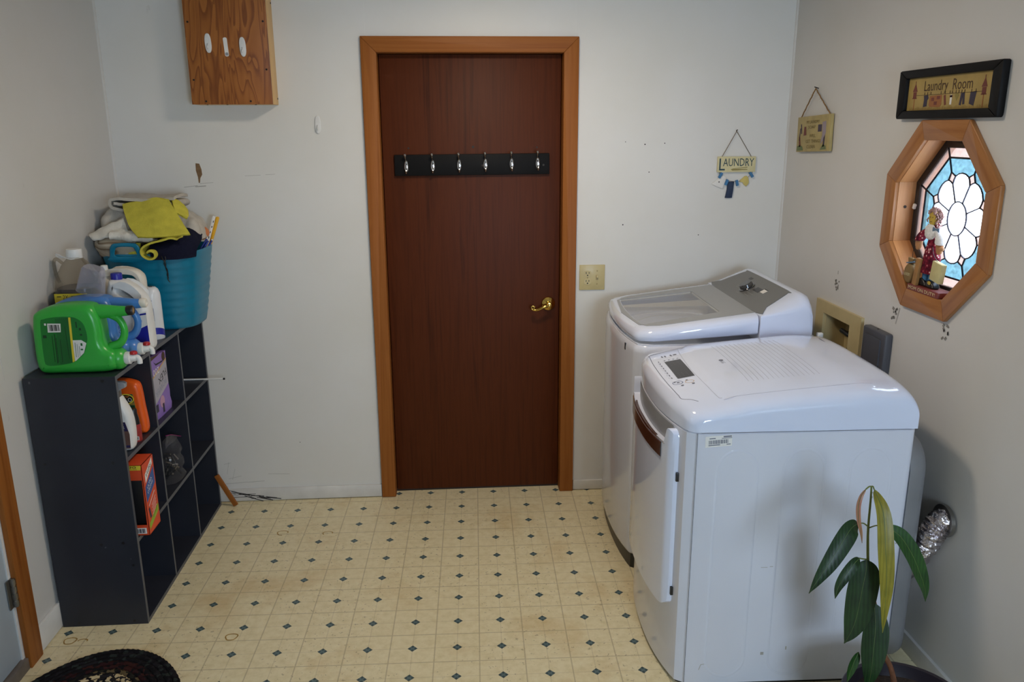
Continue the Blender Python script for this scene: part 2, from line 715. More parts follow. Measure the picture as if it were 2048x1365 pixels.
def glassy(name, col, alpha, rough=0.1, dark=0.72):
    """thin clear plastic or glass: part see-through, part glossy"""
    t = NT(name)
    tr = t.n('ShaderNodeBsdfTransparent')
    tr.inputs[0].default_value = lin(col)
    gl = t.b
    t.base(lin([v * dark for v in col]), rough, 0, 0.6)
    mx = t.n('ShaderNodeMixShader')
    lw = t.n('ShaderNodeLayerWeight')
    lw.inputs[0].default_value = 0.25
    t.put(mx.inputs[0], t.math('ADD', alpha, t.math('MULTIPLY', t.math('POWER', lw.outputs['Facing'], 2.0), 0.5), clamp=True))
    t.t.links.new(tr.outputs[0], mx.inputs[1])
    t.t.links.new(gl.outputs[0], mx.inputs[2])
    t.t.links.new(mx.outputs[0], t.out.inputs[0])
    return t.m


CLEARJ = glassy('clear_jug_plastic', (236, 232, 224), 0.12)
CUPP = glassy('smoky_cup_plastic', (240, 240, 246), 0.10, 0.2, 1.0)
BAGP = glassy('clear_bag_film', (236, 236, 240), 0.05, 0.12)
LIDGL = glassy('washer_lid_glass', (250, 251, 252), 0.07, 0.04, 0.9)
LIQ = M('brown_detergent', (46, 26, 26), 0.15)


def stained(name, col, tex=0.0, haze=0.25):
    """coloured window glass: lets tinted daylight through, scatters a little of it"""
    t = NT(name)
    vec = t.coord()
    f = t.noise(vec, 55.0, 3.0, 0.6, 1.0)
    c = tuple(col) + (1,)          # given as linear transmission of one face
    lo = tuple(v * (1 - tex) for v in c[:3]) + (1,)
    hi = tuple(min(1, v * (1 + tex)) for v in c[:3]) + (1,)
    colr = t.ramp(f, [(0.35, lo), (0.65, hi)])
    tr = t.n('ShaderNodeBsdfTransparent')
    t.put(tr.inputs[0], colr)
    tl = t.n('ShaderNodeBsdfTranslucent')
    t.put(tl.inputs[0], colr)
    mx = t.n('ShaderNodeMixShader')
    mx.inputs[0].default_value = haze
    t.t.links.new(tr.outputs[0], mx.inputs[1])
    t.t.links.new(tl.outputs[0], mx.inputs[2])
    gl = t.n('ShaderNodeBsdfGlossy')
    gl.inputs['Roughness'].default_value = 0.08
    m2 = t.n('ShaderNodeMixShader')
    m2.inputs[0].default_value = 0.04
    t.t.links.new(mx.outputs[0], m2.inputs[1])
    t.t.links.new(gl.outputs[0], m2.inputs[2])
    t.t.links.new(m2.outputs[0], t.out.inputs[0])
    return t.m


GL_CLEAR = stained('clear_textured_glass', (0.58, 0.56, 0.57), 0.04, 0.12)
GL_PEACH = stained('peach_bevel_glass', (0.235, 0.185, 0.165), 0.06, 0.3)
GL_BLUE = stained('sky_blue_glass', (0.122, 0.162, 0.170), 0.16)
GL_WIN = stained('window_glass', (0.96, 0.96, 0.96), 0.0, 0.02)
LEAD = M('lead_came', (34, 34, 44), 0.5, 0.5)

# ================================================================== THE ROOM
floor = box('floor', XL - 0.12, XR + 0.12, YF - 0.1, 0.14, -0.06, 0.0, FLOOR)
tag(floor, 'cream vinyl floor patterned with small blue-green diamonds', 'floor', kind='structure')
ceil = box('ceiling', XL - 0.12, XR + 0.12, YF - 0.1, 0.1, ZC, ZC + 0.08, CEIL)
tag(ceil, 'white ceiling above the laundry room', 'ceiling', kind='structure')

# back wall with the door opening
DX0, DX1, DH = -0.002, 0.790, 2.026
pl = Plane((0, 0, 0))
wall_b = plate('wall_back', pl, [(XL - 0.1, 0), (DX0 - 0.02, 0), (DX0 - 0.02, DH + 0.02), (DX1 + 0.02, DH + 0.02), (DX1 + 0.02, 0), (XR + 0.1, 0), (XR + 0.1, ZC), (XL - 0.1, ZC)], WALL, None, 0.0, -0.10)
tag(wall_b, 'off-white panelled wall around the brown door', 'wall', kind='structure')
for x in (-0.0486, 0.8504):
    box('panel_seam', x - 0.0035, x + 0.0035, -0.0012, 0.001, 2.092, ZC, WALL, wall_b)
# torn paper patch, pin holes and scratches in the back wall
TORN = M('torn_wallboard', (126, 98, 68), 0.9, var=(60, 0.2))
plates('torn_patch', pl, [[(-0.7895, 1.578), (-0.774, 1.576), (-0.767, 1.552), (-0.766, 1.530), (-0.7755, 1.515), (-0.779, 1.495), (-0.784, 1.495), (-0.785, 1.520), (-0.791, 1.548)]], TORN, wall_b)
scr = []
for x0, z0, x1, z1, w in [(-0.848, 1.477, -0.79, 1.484, .0022), (-0.80, 1.479, -0.755, 1.482, .004), (-0.78, 1.492, -0.723, 1.496, .0015), (-0.587, 1.523, -0.52, 1.526, .0012), (-0.50, 1.527, -0.459, 1.529, .0012),
                          (-0.785, 0.115, -0.725, 0.128, .0012), (-0.790, 0.14, -0.778, 0.20, .0009), (-0.768, 0.11, -0.752, 0.165, .0009), (-0.80, 0.19, -0.768, 0.196, .0010), (-0.70, 0.095, -0.62, 0.099, .0015),
                          (-0.80, 0.09, -0.70, 0.096, .0014), (-0.60, 0.135, -0.50, 0.131, .0013)]:
    a = math.atan2(z1 - z0, x1 - x0)
    scr.append(rect((x0 + x1) / 2, (z0 + z1) / 2, math.hypot(x1 - x0, z1 - z0), w, a))
tag(plates('scratch_marks', pl, scr, M('faint_scratch', (168, 165, 160), 0.8), wall_b, 0.0001, 0.0004), kind='stuff')
for x, z, r in [(1.0683, 1.6552, .002), (1.1558, 1.644, .003), (1.2441, 1.6486, .0025), (1.1784, 1.5237, .0025), (1.0674, 1.2915, .003), (1.4174, 1.241, .0025), (-0.44, 0.29, .002)]:
    plates('pin_hole', pl, [disc(x, z, r, 8)], NAIL, wall_b)

# left wall with the opening of the second door
pll = Plane((XL, 0, 0), (0, 1, 0), (0, 0, 1))                     # faces +X: right is +Y
D2A, D2B = -1.212, -2.05
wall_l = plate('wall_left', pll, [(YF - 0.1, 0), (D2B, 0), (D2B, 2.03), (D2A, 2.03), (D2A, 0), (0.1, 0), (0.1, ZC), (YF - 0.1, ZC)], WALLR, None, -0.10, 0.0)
tag(wall_l, 'off-white side wall behind the dark shelf unit', 'wall', kind='structure')
box('panel_seam', XL - 0.001, XL + 0.0012, -1.06, -1.053, 0.95, ZC, WALLR, wall_l)

# right wall: octagonal window, recessed washer box


def octo(ap, rot=0.0):
    rr = ap / math.cos(PI / 8)
    return [(rr * math.cos(PI / 8 + PI / 4 * k + rot), rr * math.sin(PI / 8 + PI / 4 * k + rot)) for k in range(8)]


plr = Plane((XR, 0, 0), (0, -1, 0), (0, 0, 1))                    # faces -X: right is -Y (towards the camera)
OA = 0.2365
hole_oct = [(-WIN[1] + a, WIN[2] + b) for a, b in octo(OA + 0.012)]
W2 = (0.86, 1.62, 0.98, 1.82)
hole_w2 = [(-W2[0], W2[2]), (-W2[1], W2[2]), (-W2[1], W2[3]), (-W2[0], W2[3])]
hole_vb = [(0.530, 0.80), (0.752, 0.80), (0.752, 0.990), (0.530, 0.990)]
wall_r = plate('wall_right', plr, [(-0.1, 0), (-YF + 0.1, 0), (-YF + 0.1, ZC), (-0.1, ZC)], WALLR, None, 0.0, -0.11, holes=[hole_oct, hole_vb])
tag(wall_r, 'off-white side wall around the octagonal window', 'wall', kind='structure')
plfw = Plane((0, YF, 0), (-1, 0, 0), (0, 0, 1))                   # faces +Y, behind the camera
wall_f = plate('wall_front', plfw, [(-XR - 0.1, 0), (-XL + 0.1, 0), (-XL + 0.1, ZC), (-XR - 0.1, ZC)], M('fill_cutting_brown', (112, 92, 72), .6, var=(3, .2)), None, -0.10, 0.0, holes=[hole_w2])  # unseen wall; its dark brown is made up to cut fill light
tag(wall_f, 'unseen wall behind the camera, made dark brown to cut fill light', 'wall', kind='structure')
# torn wall-plug holes under the window
for yy, zz, sd, h in [(-0.600, 1.1165, 1, .042), (-1.030, 1.099, 2, .040), (-1.325, 1.108, 3, .046)]:
    rnd = random.Random(sd)
    polys = []
    for k in range(9):
        a, b = rnd.uniform(-.014, .014), rnd.uniform(-h / 2, h / 2)
        polys.append(rect(-yy + a, zz + b, rnd.uniform(.004, .013), rnd.uniform(.004, .012), rnd.uniform(0, 3)))
    plates('plug_hole', plr, polys, M('grey_plug', (132, 128, 122), 0.8, var=(120, 0.3)), wall_r, 0.0002, 0.0015)
    plates('plug_scar', plr, [rect(-yy - .004, zz + .004, .004, .006)], M('plug_dark_grey', (84, 80, 76), .8), wall_r, 0.0016, 0.0020)  # small darker grey scar on each torn plug
plates('wall_scar', plr, [rect(1.052, 1.095, .006, .06, -.25), rect(0.598, 1.165, .005, .014)], M('faint_scratch', (130, 126, 122)), wall_r)

# trims and baseboards
for i, (x, s) in enumerate(((XL, 1), (XR, -1))):
    V, F = vloft([[Vector((x + s * a, -b, z)) for a, b in ((0, 0), (0.008, 0), (0.0065, 0.004), (0.004, 0.0065), (0, 0.008))] for z in (0.0, ZC)])
    tag(mesh('trim_%d' % (i + 1), V, F, WALLR, None), 'narrow white corner strip beside the %s' % ('shelf unit' if i == 0 else 'octagonal window wall'), 'trim', kind='structure')
bb = box('baseboard_back', XL, -0.069, -0.012, 0, 0.004, 0.064, TRIMW, None, 0.002)
tag(bb, 'scuffed white baseboard left of the brown door', 'baseboard', kind='structure')
plb = Plane((0, -0.012, 0))
rnd = random.Random(5)
sc_ = []
for k in range(26):
    x = rnd.uniform(-0.80, -0.60)
    ln = rnd.uniform(.02, .11) * (1.1 if x < -.7 else 0.7)
    sc_.append(rect(x + ln / 3, 0.012 + rnd.uniform(0.004, 0.040) * max(0.2, (-0.55 - x) / .25), ln, rnd.uniform(.0012, .004), rnd.uniform(-.35, .02)))
tag(plates('scuff_marks', plb, sc_, SCUFF, bb, 0.0001, 0.0005), kind='stuff')
bb2 = box('baseboard_back', 0.857, XR, -0.012, 0, 0.003, 0.050, TRIMW, None, 0.002)
tag(bb2, 'white baseboard running from the brown door behind the washer', 'baseboard', kind='structure')
bb3 = box('baseboard_left', XL, XL + 0.012, -1.134, -0.013, 0.004, 0.096, TRIMW, None, 0.002)
tag(bb3, 'white baseboard between the shelf unit and the painted door', 'baseboard', kind='structure')
bb4 = box('baseboard_right', XR - 0.012, XR, YF, -0.013, 0.004, 0.07, TRIMW, None, 0.002)
tag(bb4, 'white baseboard under the octagonal window wall', 'baseboard', kind='structure')
# rusty ring stains on the floor
for x, y, r, q in [(-1.056, -1.070, .020, 1), (-1.012, -1.076, .015, 0.5), (-0.501, -1.09, .020, 1), (-0.4755, -0.340, .022, .8), (-0.277, -0.36, .02, .6)]:
    P = [(x + r * (1 + .12 * math.sin(3 * a)) * math.cos(a), y + r * (1 + .1 * math.cos(2 * a)) * math.sin(a), 0.0004) for a in [2 * PI * k * q / 20 for k in range(20)]]
    V, F = vtube(P, 0.0022, 4, closed=(q == 1), flat=0.12, up=(0, 0, 1))
    mesh('ring_stain', V, F, STAIN, floor)

# ------------------------------------------------------------------ brown door
d1 = thing('door_1', 'dark brown wooden door with pine casing and brass lever', 'door', (0, 0, 0), kind='structure')
slab = box('door_slab', DX0 + 0.004, DX1 - 0.004, 0.045, 0.085, 0.010, DH - 0.003, DOORW, d1, 0.002)
pls = Plane((0, 0.045, 0))
for x, z, r in ((0.115, 1.633, .004), (0.398, 1.637, .006), (0.681, 1.634, .004)):
    plates('screw_hole', pls, [disc(x, z, r, 10)], NAIL, slab)
CW, CT = 0.064, 0.020                                              # casing width and thickness
a0, a1, h0 = DX0, DX1, DH


def board(name, pl_, quad, thick, mat, parent, bev=0.0025):
    V, F = vplate(pl_, quad, [], 0.0, thick)
    bm = bmesh.new()
    vs = [bm.verts.new(v) for v in V]
    for f in F:
        try:
            bm.faces.new([vs[i] for i in f])
        except ValueError:
            pass
    bmesh.ops.dissolve_limit(bm, angle_limit=0.01, verts=bm.verts, edges=bm.edges)
    bmesh.ops.recalc_face_normals(bm, faces=bm.faces)
    bmesh.ops.bevel(bm, geom=list(bm.edges), offset=bev, segments=2, affect='EDGES', profile=0.5)
    bm.verts.index_update()
    V = [v.co.copy() for v in bm.verts]
    F = [[v.index for v in f.verts] for f in bm.faces]
    bm.free()
    return mesh(name, V, F, mat, parent, smooth=40, fix=False)


board('casing_board', pl, [(a0 - CW, 0.002), (a0, 0.002), (a0, h0), (a0 - CW, h0 + CW)], CT, PINE[2], d1)
board('casing_board', pl, [(a1, 0.0), (a1 + CW, 0.0), (a1 + CW, h0 + CW), (a1, h0)], CT, PINE[2], d1)
board('casing_board', pl, [(a0, h0), (a1, h0), (a1 + CW, h0 + CW), (a0 - CW, h0 + CW)], CT, PINE[0], d1)
box('jamb_board', a0 - 0.019, a0 + 0.0005, 0.0, 0.10, 0.0, h0 + 0.02, PINE[2], d1)
box('jamb_board', a1 - 0.0005, a1 + 0.019, 0.0, 0.10, 0.0, h0 + 0.02, PINE[2], d1)
box('jamb_board', a0, a1, 0.0, 0.10, h0 - 0.0005, h0 + 0.019, PINE[0], d1)
box('light_gap_board', a0 - 0.019, a0 + 0.014, 0.086, 0.100, 0.0, h0 + 0.02, PINE[2], d1)  # unseen boards added behind the slab to block sky light leaking round it
box('light_gap_board', a1 - 0.014, a1 + 0.019, 0.086, 0.100, 0.0, h0 + 0.02, PINE[2], d1)
box('light_gap_board', a0, a1, 0.086, 0.100, h0 - 0.014, h0 + 0.02, PINE[0], d1)
box('door_sweep', a0, a1, 0.050, 0.100, 0.0, 0.016, M('dark_sweep', (48, 36, 28), .7), d1)
hd = lathe('door_handle', [(0.004, 0.0), (0.0325, 0.0), (0.0325, -0.004), (0.030, -0.009), (0.022, -0.013), (0.013, -0.016), (0.0115, -0.044), (0.002, -0.046)], BRASS, d1, 32, (0.7355, 0.045, 0.9255), 'y')
lv = [(0.7355, 0.005, 0.924), (0.722, -0.002, 0.923), (0.708, -0.004, 0.918), (0.694, -0.004, 0.911), (0.680, -0.003, 0.906), (0.667, -0.002, 0.905), (0.657, -0.001, 0.909), (0.6535, -0.001, 0.917), (0.658, -0.001, 0.923), (0.6655, -0.001, 0.922), (0.667, -0.001, 0.916), (0.663, -0.001, 0.914)]
lvp = catmull(lv, False, 4)
tube('lever', lvp, [0.0085 - 0.0045 * min(1, i / (len(lvp) * .7)) for i in range(len(lvp))], BRASS, hd, 10)
lathe('lock_button', [(0.001, 0.0), (0.0085, 0.0), (0.0085, -0.004), (0.004, -0.006), (0.001, -0.006)], BRASS, hd, 16, (0.7355, -0.0005, 0.9225), 'y')

# ------------------------------------------------------------------ painted door in the left wall
d2 = thing('door_2', 'grey-blue painted door with pine casing beside the shelf unit', 'door', (XL, 0, 0), kind='structure')
GDOOR = M('grey_blue_door_paint', (178, 192, 204), 0.4, var=(6, 0.05))
box('door_slab', -0.045, -0.004, D2B + 0.015, D2A - 0.012, 0.045, 2.015, GDOOR, d2, 0.002)
pl2 = Plane((0, 0, 0), (0, 1, 0), (0, 0, 1))
board('casing_board', pl2, [(D2A, 0.0), (D2A + 0.076, 0.0), (D2A + 0.076, 2.106), (D2A, 2.03)], 0.018, PINE[2], d2)
board('casing_board', pl2, [(D2B - 0.076, 0.0), (D2B, 0.0), (D2B, 2.03), (D2B - 0.076, 2.106)], 0.018, PINE[2], d2)
board('casing_board', pl2, [(D2B, 2.03), (D2A, 2.03), (D2A + 0.076, 2.106), (D2B - 0.076, 2.106)], 0.018, PINE[1], d2)
box('jamb_board', -0.10, 0.0, D2A - 0.012, D2A, 0.0, 2.03, WHITE, d2)
box('threshold', -0.10, 0.012, D2B, D2A, 0.0, 0.042, M('worn_threshold', (108, 100, 94), 0.5, var=(20, .2)), d2, 0.004)
box('light_gap_board', -0.10, -0.046, D2B, D2A, 0.0, 0.06, WHITE, d2)  # added here too, to keep sky light from leaking round the slab
box('light_gap_board', -0.10, -0.046, D2A - 0.03, D2A, 0.06, 2.03, WHITE, d2)
box('light_gap_board', -0.10, -0.046, D2B, D2B + 0.03, 0.06, 2.03, WHITE, d2)
box('light_gap_board', -0.10, -0.046, D2B + .03, D2A - .03, 2.0, 2.03, WHITE, d2)
for z0 in (0.235, 1.0, 1.72):
    hg = tube('hinge', [(0.006, D2A - 0.004, z0 + 0.1 * k / 8) for k in range(9)], 0.0075, STEEL, d2, 10)
    for k in range(4):
        tube('hinge_knuckle', [(0.006, D2A - 0.004, z0 + 0.004 + k * 0.025), (0.006, D2A - 0.004, z0 + 0.022 + k * 0.025)], 0.0095, STEEL, hg, 10)
    box('hinge_leaf', -0.002, 0.0012, D2A - 0.030, D2A - 0.004, z0, z0 + 0.1, STEEL, hg)

# ------------------------------------------------------------------ octagonal stained-glass window
w1 = thing('window_1', 'octagonal pine window with blue and clear flower stained glass', 'window', WIN, RW, kind='structure')
OB = 0.2975


def spun(name, quad, y0, y1, mat, k, parent, bev=0.002):
    """one of eight boards: drawn for the top side, then turned about the window's centre"""
    o = board(name, Plane((0, y0, 0)), quad, -(y1 - y0), mat, parent, bev)
    o.rotation_euler = (0, -PI / 4 * k, 0)
    return o


tn = math.tan(PI / 8)
for k in range(8):
    spun('casing_board', [(-OA * tn, OA), (OA * tn, OA), (OB * tn, OB), (-OB * tn, OB)], -0.014, 0.0, OCT, k, w1)
    spun('jamb_board', [(-OA * tn, OA), (OA * tn, OA), ((OA + .011) * tn, OA + .011), (-(OA + .011) * tn, OA + .011)], 0.0005, 0.11, OCTIN, k, w1, 0.0008)
GA, GB = 0.2145, 0.1838                                             # glass and inner band apothems
DKSP = M('dark_spacer', (46, 42, 42), 0.5)
for k in range(8):
    spun('glazing_bead', [(-GA * tn, GA - .001), (GA * tn, GA - .001), (OA * tn, OA), (-OA * tn, OA)], 0.060, 0.074, DKSP, k, w1, 0.0008)
plg = Plane((0, 0.066, 0))
GY = 0.066
pol = lambda r, d: (r * math.cos(R(d)), r * math.sin(R(d)))


def pane(poly, mat):
    poly = [tuple(p[:2]) for p in poly]
    cx, cy = sum(p[0] for p in poly) / len(poly), sum(p[1] for p in poly) / len(poly)
    return plate('pane', plg, poly, mat, w1, 0.0, -0.003)


CAME = []


def came(P, r=0.0026):
    CAME.append(vtube([(p[0], GY - 0.001, p[1]) for p in P], r, 6))


oval = lambda d: (0.048 * math.cos(R(d)), 0.0525 * math.sin(R(d)))
pane([oval(d) for d in range(0, 360, 12)], GL_CLEAR)
CAME.append(vtube([(oval(d)[0], GY - 0.001, oval(d)[1]) for d in range(0, 360, 12)], 0.0026, 6, closed=True))
for k in range(8):
    th = 90 + 45 * k
    # petal
    side = [pol(0.1125, th + 22.5), pol(0.124, th + 18.5), pol(0.1325, th + 14.5), pol(0.1375, th + 7), pol(0.139, th), pol(0.1375, th - 7), pol(0.1325, th - 14.5), pol(0.124, th - 18.5), pol(0.1125, th - 22.5)]
    pane([oval(th - 22.5 + 45 * j / 6) for j in range(7)] + side, GL_CLEAR)
    came(side)
    came([oval(th + 22.5), pol(0.1125, th + 22.5)])
    # kite between two petals
    A, B_, C_, D_ = pol(0.151, th + 22.5), pol(0.1325, th + 14.5), pol(0.1125, th + 22.5), pol(0.1325, th + 30.5)
    pane([A, B_, C_, D_], GL_PEACH)
    came([B_, A, D_])
    # blue pane outside the petal
    rb = GB / math.cos(PI / 8)
    A2 = pol(0.151, th - 22.5)
    q = [pol(0.1325, th + 14.5), pol(0.1375, th + 7), pol(0.139, th), pol(0.1375, th - 7), pol(0.1325, th - 14.5)]
    pane([pol(rb, th - 22.5), pol(rb, th + 22.5), A] + q + [A2], GL_BLUE)
    came([A, pol(rb, th + 22.5)])
    # border strip
    rg = GA / math.cos(PI / 8)
    pane([pol(rb, th - 22.5), pol(rg, th - 22.5), pol(rg, th + 22.5), pol(rb, th + 22.5)], GL_PEACH)
    came([pol(rb, th - 22.5), pol(rb, th + 22.5)], 0.0030)
    came([pol(rb, th + 22.5), pol(rg, th + 22.5)], 0.0030)
V, F = join(CAME)
mesh('lead_came', V, F, LEAD, w1, smooth=60)
for a, b, rz in ((0.055, OA - 0.012, 0.0), (-OA + 0.012, 0.018, 90.0)):
    cl = box('glazing_clip', -0.009, 0.009, -0.010, 0.0, -0.006, 0.006, WHITE, w1, 0.003)
    cl.location = (a, 0.060, b)
    cl.rotation_euler = (0, R(rz + 20), 0)
lathe('screw_head', [(0.0005, 0), (0.005, 0), (0.005, -.002), (0.0005, -.003)], NAIL, w1, 12, (-OA + 0.003, 0.028, 0.016), 'x')

# ------------------------------------------------------------------ second window, behind the camera
w2 = thing('window_2', 'plain white sash window behind the camera', 'window', ((W2[0] + W2[1]) / 2, YF, (W2[2] + W2[3]) / 2), PI, kind='structure')
hw, hh = (W2[1] - W2[0]) / 2, (W2[3] - W2[2]) / 2
for nm, x0, x1, z0, z1 in (('casing_board', -hw - .06, -hw, -hh - .06, hh + .06), ('casing_board', hw, hw + .06, -hh - .06, hh + .06), ('casing_board', -hw, hw, hh, hh + .06), ('casing_board', -hw, hw, -hh - .06, -hh)):
    box(nm, x0, x1, -0.016, 0.0, z0, z1, PINE[2 if z1 - z0 > .5 else 0], w2, 0.002)
for x0, x1, z0, z1 in ((-hw, -hw + .035, -hh, hh), (hw - .035, hw, -hh, hh), (-hw + .035, hw - .035, hh - .035, hh), (-hw + .035, hw - .035, -hh, -hh + .035), (-hw + .035, hw - .035, -.018, .018)):
    box('sash_rail', x0, x1, 0.03, 0.07, z0, z1, WHITE, w2, 0.002)
for z0, z1 in ((-hh + .035, -.018), (.018, hh - .035)):
    box('pane', -hw + .035, hw - .035, 0.048, 0.052, z0, z1, GL_WIN, w2)

# ------------------------------------------------------------------ ceiling lamp (above the picture)
lamp = thing('ceiling_lamp', 'round frosted flush ceiling lamp above the floor', 'lamp', (0.5, -1.05, ZC))
lathe('lamp_base', [(0.001, 0.0), (0.15, 0.0), (0.15, -0.02), (0.14, -0.025), (0.001, -0.025)], WHITE, lamp, 32)
tg = NT('frosted_lamp_glass')
tg.base(lin((255, 244, 226)), 0.4)
tg.b.inputs['Emission Color'].default_value = (1.0, 0.9, 0.78, 1)
tg.b.inputs['Emission Strength'].default_value = 1.0
lathe('lamp_shade', [(0.138, -0.024), (0.136, -0.045), (0.12, -0.068), (0.085, -0.085), (0.04, -0.093), (0.001, -0.095)], tg.m, lamp, 32)
ld = bpy.data.lights.new('lamp_bulb', 'AREA')
ld.shape = 'DISK'
ld.size = 0.26
ld.energy = 12.5
ld.color = (1.0, 0.84, 0.66)
lo = bpy.data.objects.new('lamp_bulb', ld)
COL.objects.link(lo)
lo.parent = lamp
lo.location = (0, 0, -0.10)

# ================================================================== THINGS ON THE WALLS
# ------------------------------------------------------------------ coat rack on the door
rk = thing('coat_hook_rack', 'black board with six chrome hooks screwed to the brown door', 'hook rack', (0.394, 0.045, 1.5615), 0)
rbd = box('rack_board', -0.3418, 0.3418, -0.016, 0.0, -0.0455, 0.0455, BLKWOOD, rk, 0.003)
rbd.rotation_euler = (0, R(-0.25), 0)
proto = None
for i in range(6):
    x = -0.290 + 0.1158 * i
    z = 0.0025 * (i - 2.5) * 0.8
    if proto is None:
        h = loft('hook', [sup(0, -0.0205, 0.010 * s, 0.0045 * s, zz, 2.0, 16) for s, zz in ((.08, .026), (.35, .024), (.62, .018), (.85, .008), (.95, -.002), (.9, -.012), (.65, -.021), (.3, -.025), (.08, -.026))], CHROME, rk, 60)
        tube('upper_prong', catmull([(0, -0.018, 0.012), (-.001, -0.022, 0.024), (-.002, -0.034, 0.034), (-.003, -0.044, 0.045)], False, 4), 0.0036, CHROME, h, 8)
        lathe('prong_tip', [(0.0005, -.007), (.005, -.005), (.007, 0), (.005, .005), (0.0005, .007)], CHROME, h, 14, (-.003, -.045, .048))
        tube('lower_prong', catmull([(0, -0.018, -0.012), (0, -0.026, -0.026), (0, -0.040, -0.030), (0, -0.048, -0.022)], False, 4), 0.0032, CHROME, h, 8)
        lathe('prong_tip', [(0.0005, -.006), (.004, -.004), (.0055, 0), (.004, .004), (0.0005, .006)], CHROME, h, 14, (0, -.049, -.019))
        proto = h
        h.location = (x, 0, z)
    else:
        c = copy_tree(proto, rk)
        c.location = (x, 0, z)
plk = Plane((0, -0.016, 0))
for x in (0.045, 0.315):
    plates('screw', plk, [disc(x, -0.004, .005, 10)], NAIL, rk, 0.0, 0.001)

# ------------------------------------------------------------------ outlet and switch
ot = thing('outlet_switch_plate', 'ivory wall plate with two sockets and a toggle switch', 'switch plate', (0.9315, 0, 1.0535), 0)
box('cover_plate', -0.0585, 0.0585, -0.006, 0.0, -0.058, 0.058, IVORY, ot, 0.002)
plo = Plane((0, -0.006, 0))
for z in (0.0175, -0.0195):
    s = plate('socket', plo, [(max(-.0165, min(.0165, .0185 * math.cos(a))), z + .0145 * math.sin(a)) for a in [2 * PI * k / 24 for k in range(24)]], IVORY, ot, 0.0002, 0.0022)
    s.location.x = -0.0215
    plates('socket_slot', plo, [rect(-.0065, z + .004, .0028, .009), rect(.0065, z + .004, .0028, .008), disc(0, z - .007, .0032, 10)], BLACK, s, 0.0022, 0.0026)
plates('switch_slot', plo, [rect(0.0225, 0.0, .010, .024)], M('ivory_shadow_plastic', (170, 152, 106), .5), ot, 0.0002, 0.0008)
tg_ = box('toggle', 0.0185, 0.0265, -0.0155, -0.006, -0.004, 0.009, IVORY, ot, 0.0018)
tg_.rotation_euler = (R(-12), 0, 0)
for x, z in ((0.0225, 0.030), (0.0225, -0.030), (-0.0215, -0.001)):
    plates('screw', plo, [disc(x, z, .003, 10)], M('brass_screw', (150, 132, 84), .4, .6), ot, 0.0002, 0.0012)

# ------------------------------------------------------------------ plywood box and its stick-on hooks
bx = thing('plywood_box', 'tall orange plywood box cover on the back wall', 'box', (-0.581, 0, 1.816), 0)
front = box('front_panel', -0.162, 0.160, -0.117, -0.105, 0.0, 0.62, PLY, bx, 0.001)
box('side_board', 0.142, 0.160, -0.105, 0.0, 0.0, 0.62, PALE[2], bx, 0.001)
box('side_board', -0.162, -0.144, -0.105, 0.0, 0.0, 0.62, PALE[2], bx, 0.001)
box('bottom_board', -0.144, 0.142, -0.105, 0.0, 0.0, 0.018, PALE[0], bx, 0.001)
plx = Plane((0, -0.117, 0))
for x, z in ((-0.148, .315), (0.146, .318), (-0.146, .095), (0.146, .135), (-0.105, .012), (0.073, .012)):
    plates('screw', plx, [disc(x, z, .004, 10)], NAIL, bx, 0.0, 0.0015)
plsd = Plane((0.160, 0, 0), (0, 1, 0), (0, 0, 1))
for y, z in ((-0.012, .025), (-0.014, .40)):
    plates('screw', plsd, [disc(y, z, .004, 10)], NAIL, bx, 0.0, 0.0015)
for x in (-.11, -.03, .085):
    lathe('screw', [(0.0005, .0002), (.004, .0002), (.004, -.002), (.0005, -.002)], NAIL, bx, 10, (x, -.085, 0))


def stick_hook(label, loc, rz=0.0, group='oval stick-on hooks'):
    o = thing('adhesive_hook', label, 'hook', loc, 0, group)
    b = inflate('hook_base', Plane((0, -0.003, 0)), [(v.x, v.y) for v in sup(0, 0, .0130, .0375, 0, 2.5, 32)], [], 0.006, 0.003, WHITE, o)
    tube('hook_arm', catmull([(0, -0.005, -0.004), (0, -0.011, -0.012), (0, -0.016, -0.020), (0, -0.018, -0.012)], False, 4), 0.0035, WHITE, o, 8)
    plates('hook_shadow_slot', Plane((0, -0.006, 0)), [rect(-0.001, -0.006, 0.003, 0.011, 0.45)], GREYP, o, 0.0002, 0.0007)
    o.rotation_euler = (0, R(rz), 0)
    return o


stick_hook('white oval stick-on hook at left on the plywood box', (-0.656, -0.117, 2.051), -2)
stick_hook('white oval stick-on hook at right on the plywood box', (-0.5215, -0.117, 2.037), -2)
stick_hook('white oval stick-on hook on the bare wall near the door', (-0.2625, 0, 1.7345), 0)
st_ = thing('adhesive_strip', 'white leftover adhesive strip between two oval hooks', 'strip', (-0.588, -0.117, 2.037), 0)
st_.rotation_euler = (0, R(-3), 0)
plate('strip_body', Plane((0, 0, 0)), rrect(0, 0, .0155, .072, .006), WHITEP, st_, 0.0, 0.0012)
plates('strip_tab', Plane((0, -0.0012, 0)), [rrect(0, -.027, .012, .012, .004)], GREYP, st_, 0.0, 0.0004)

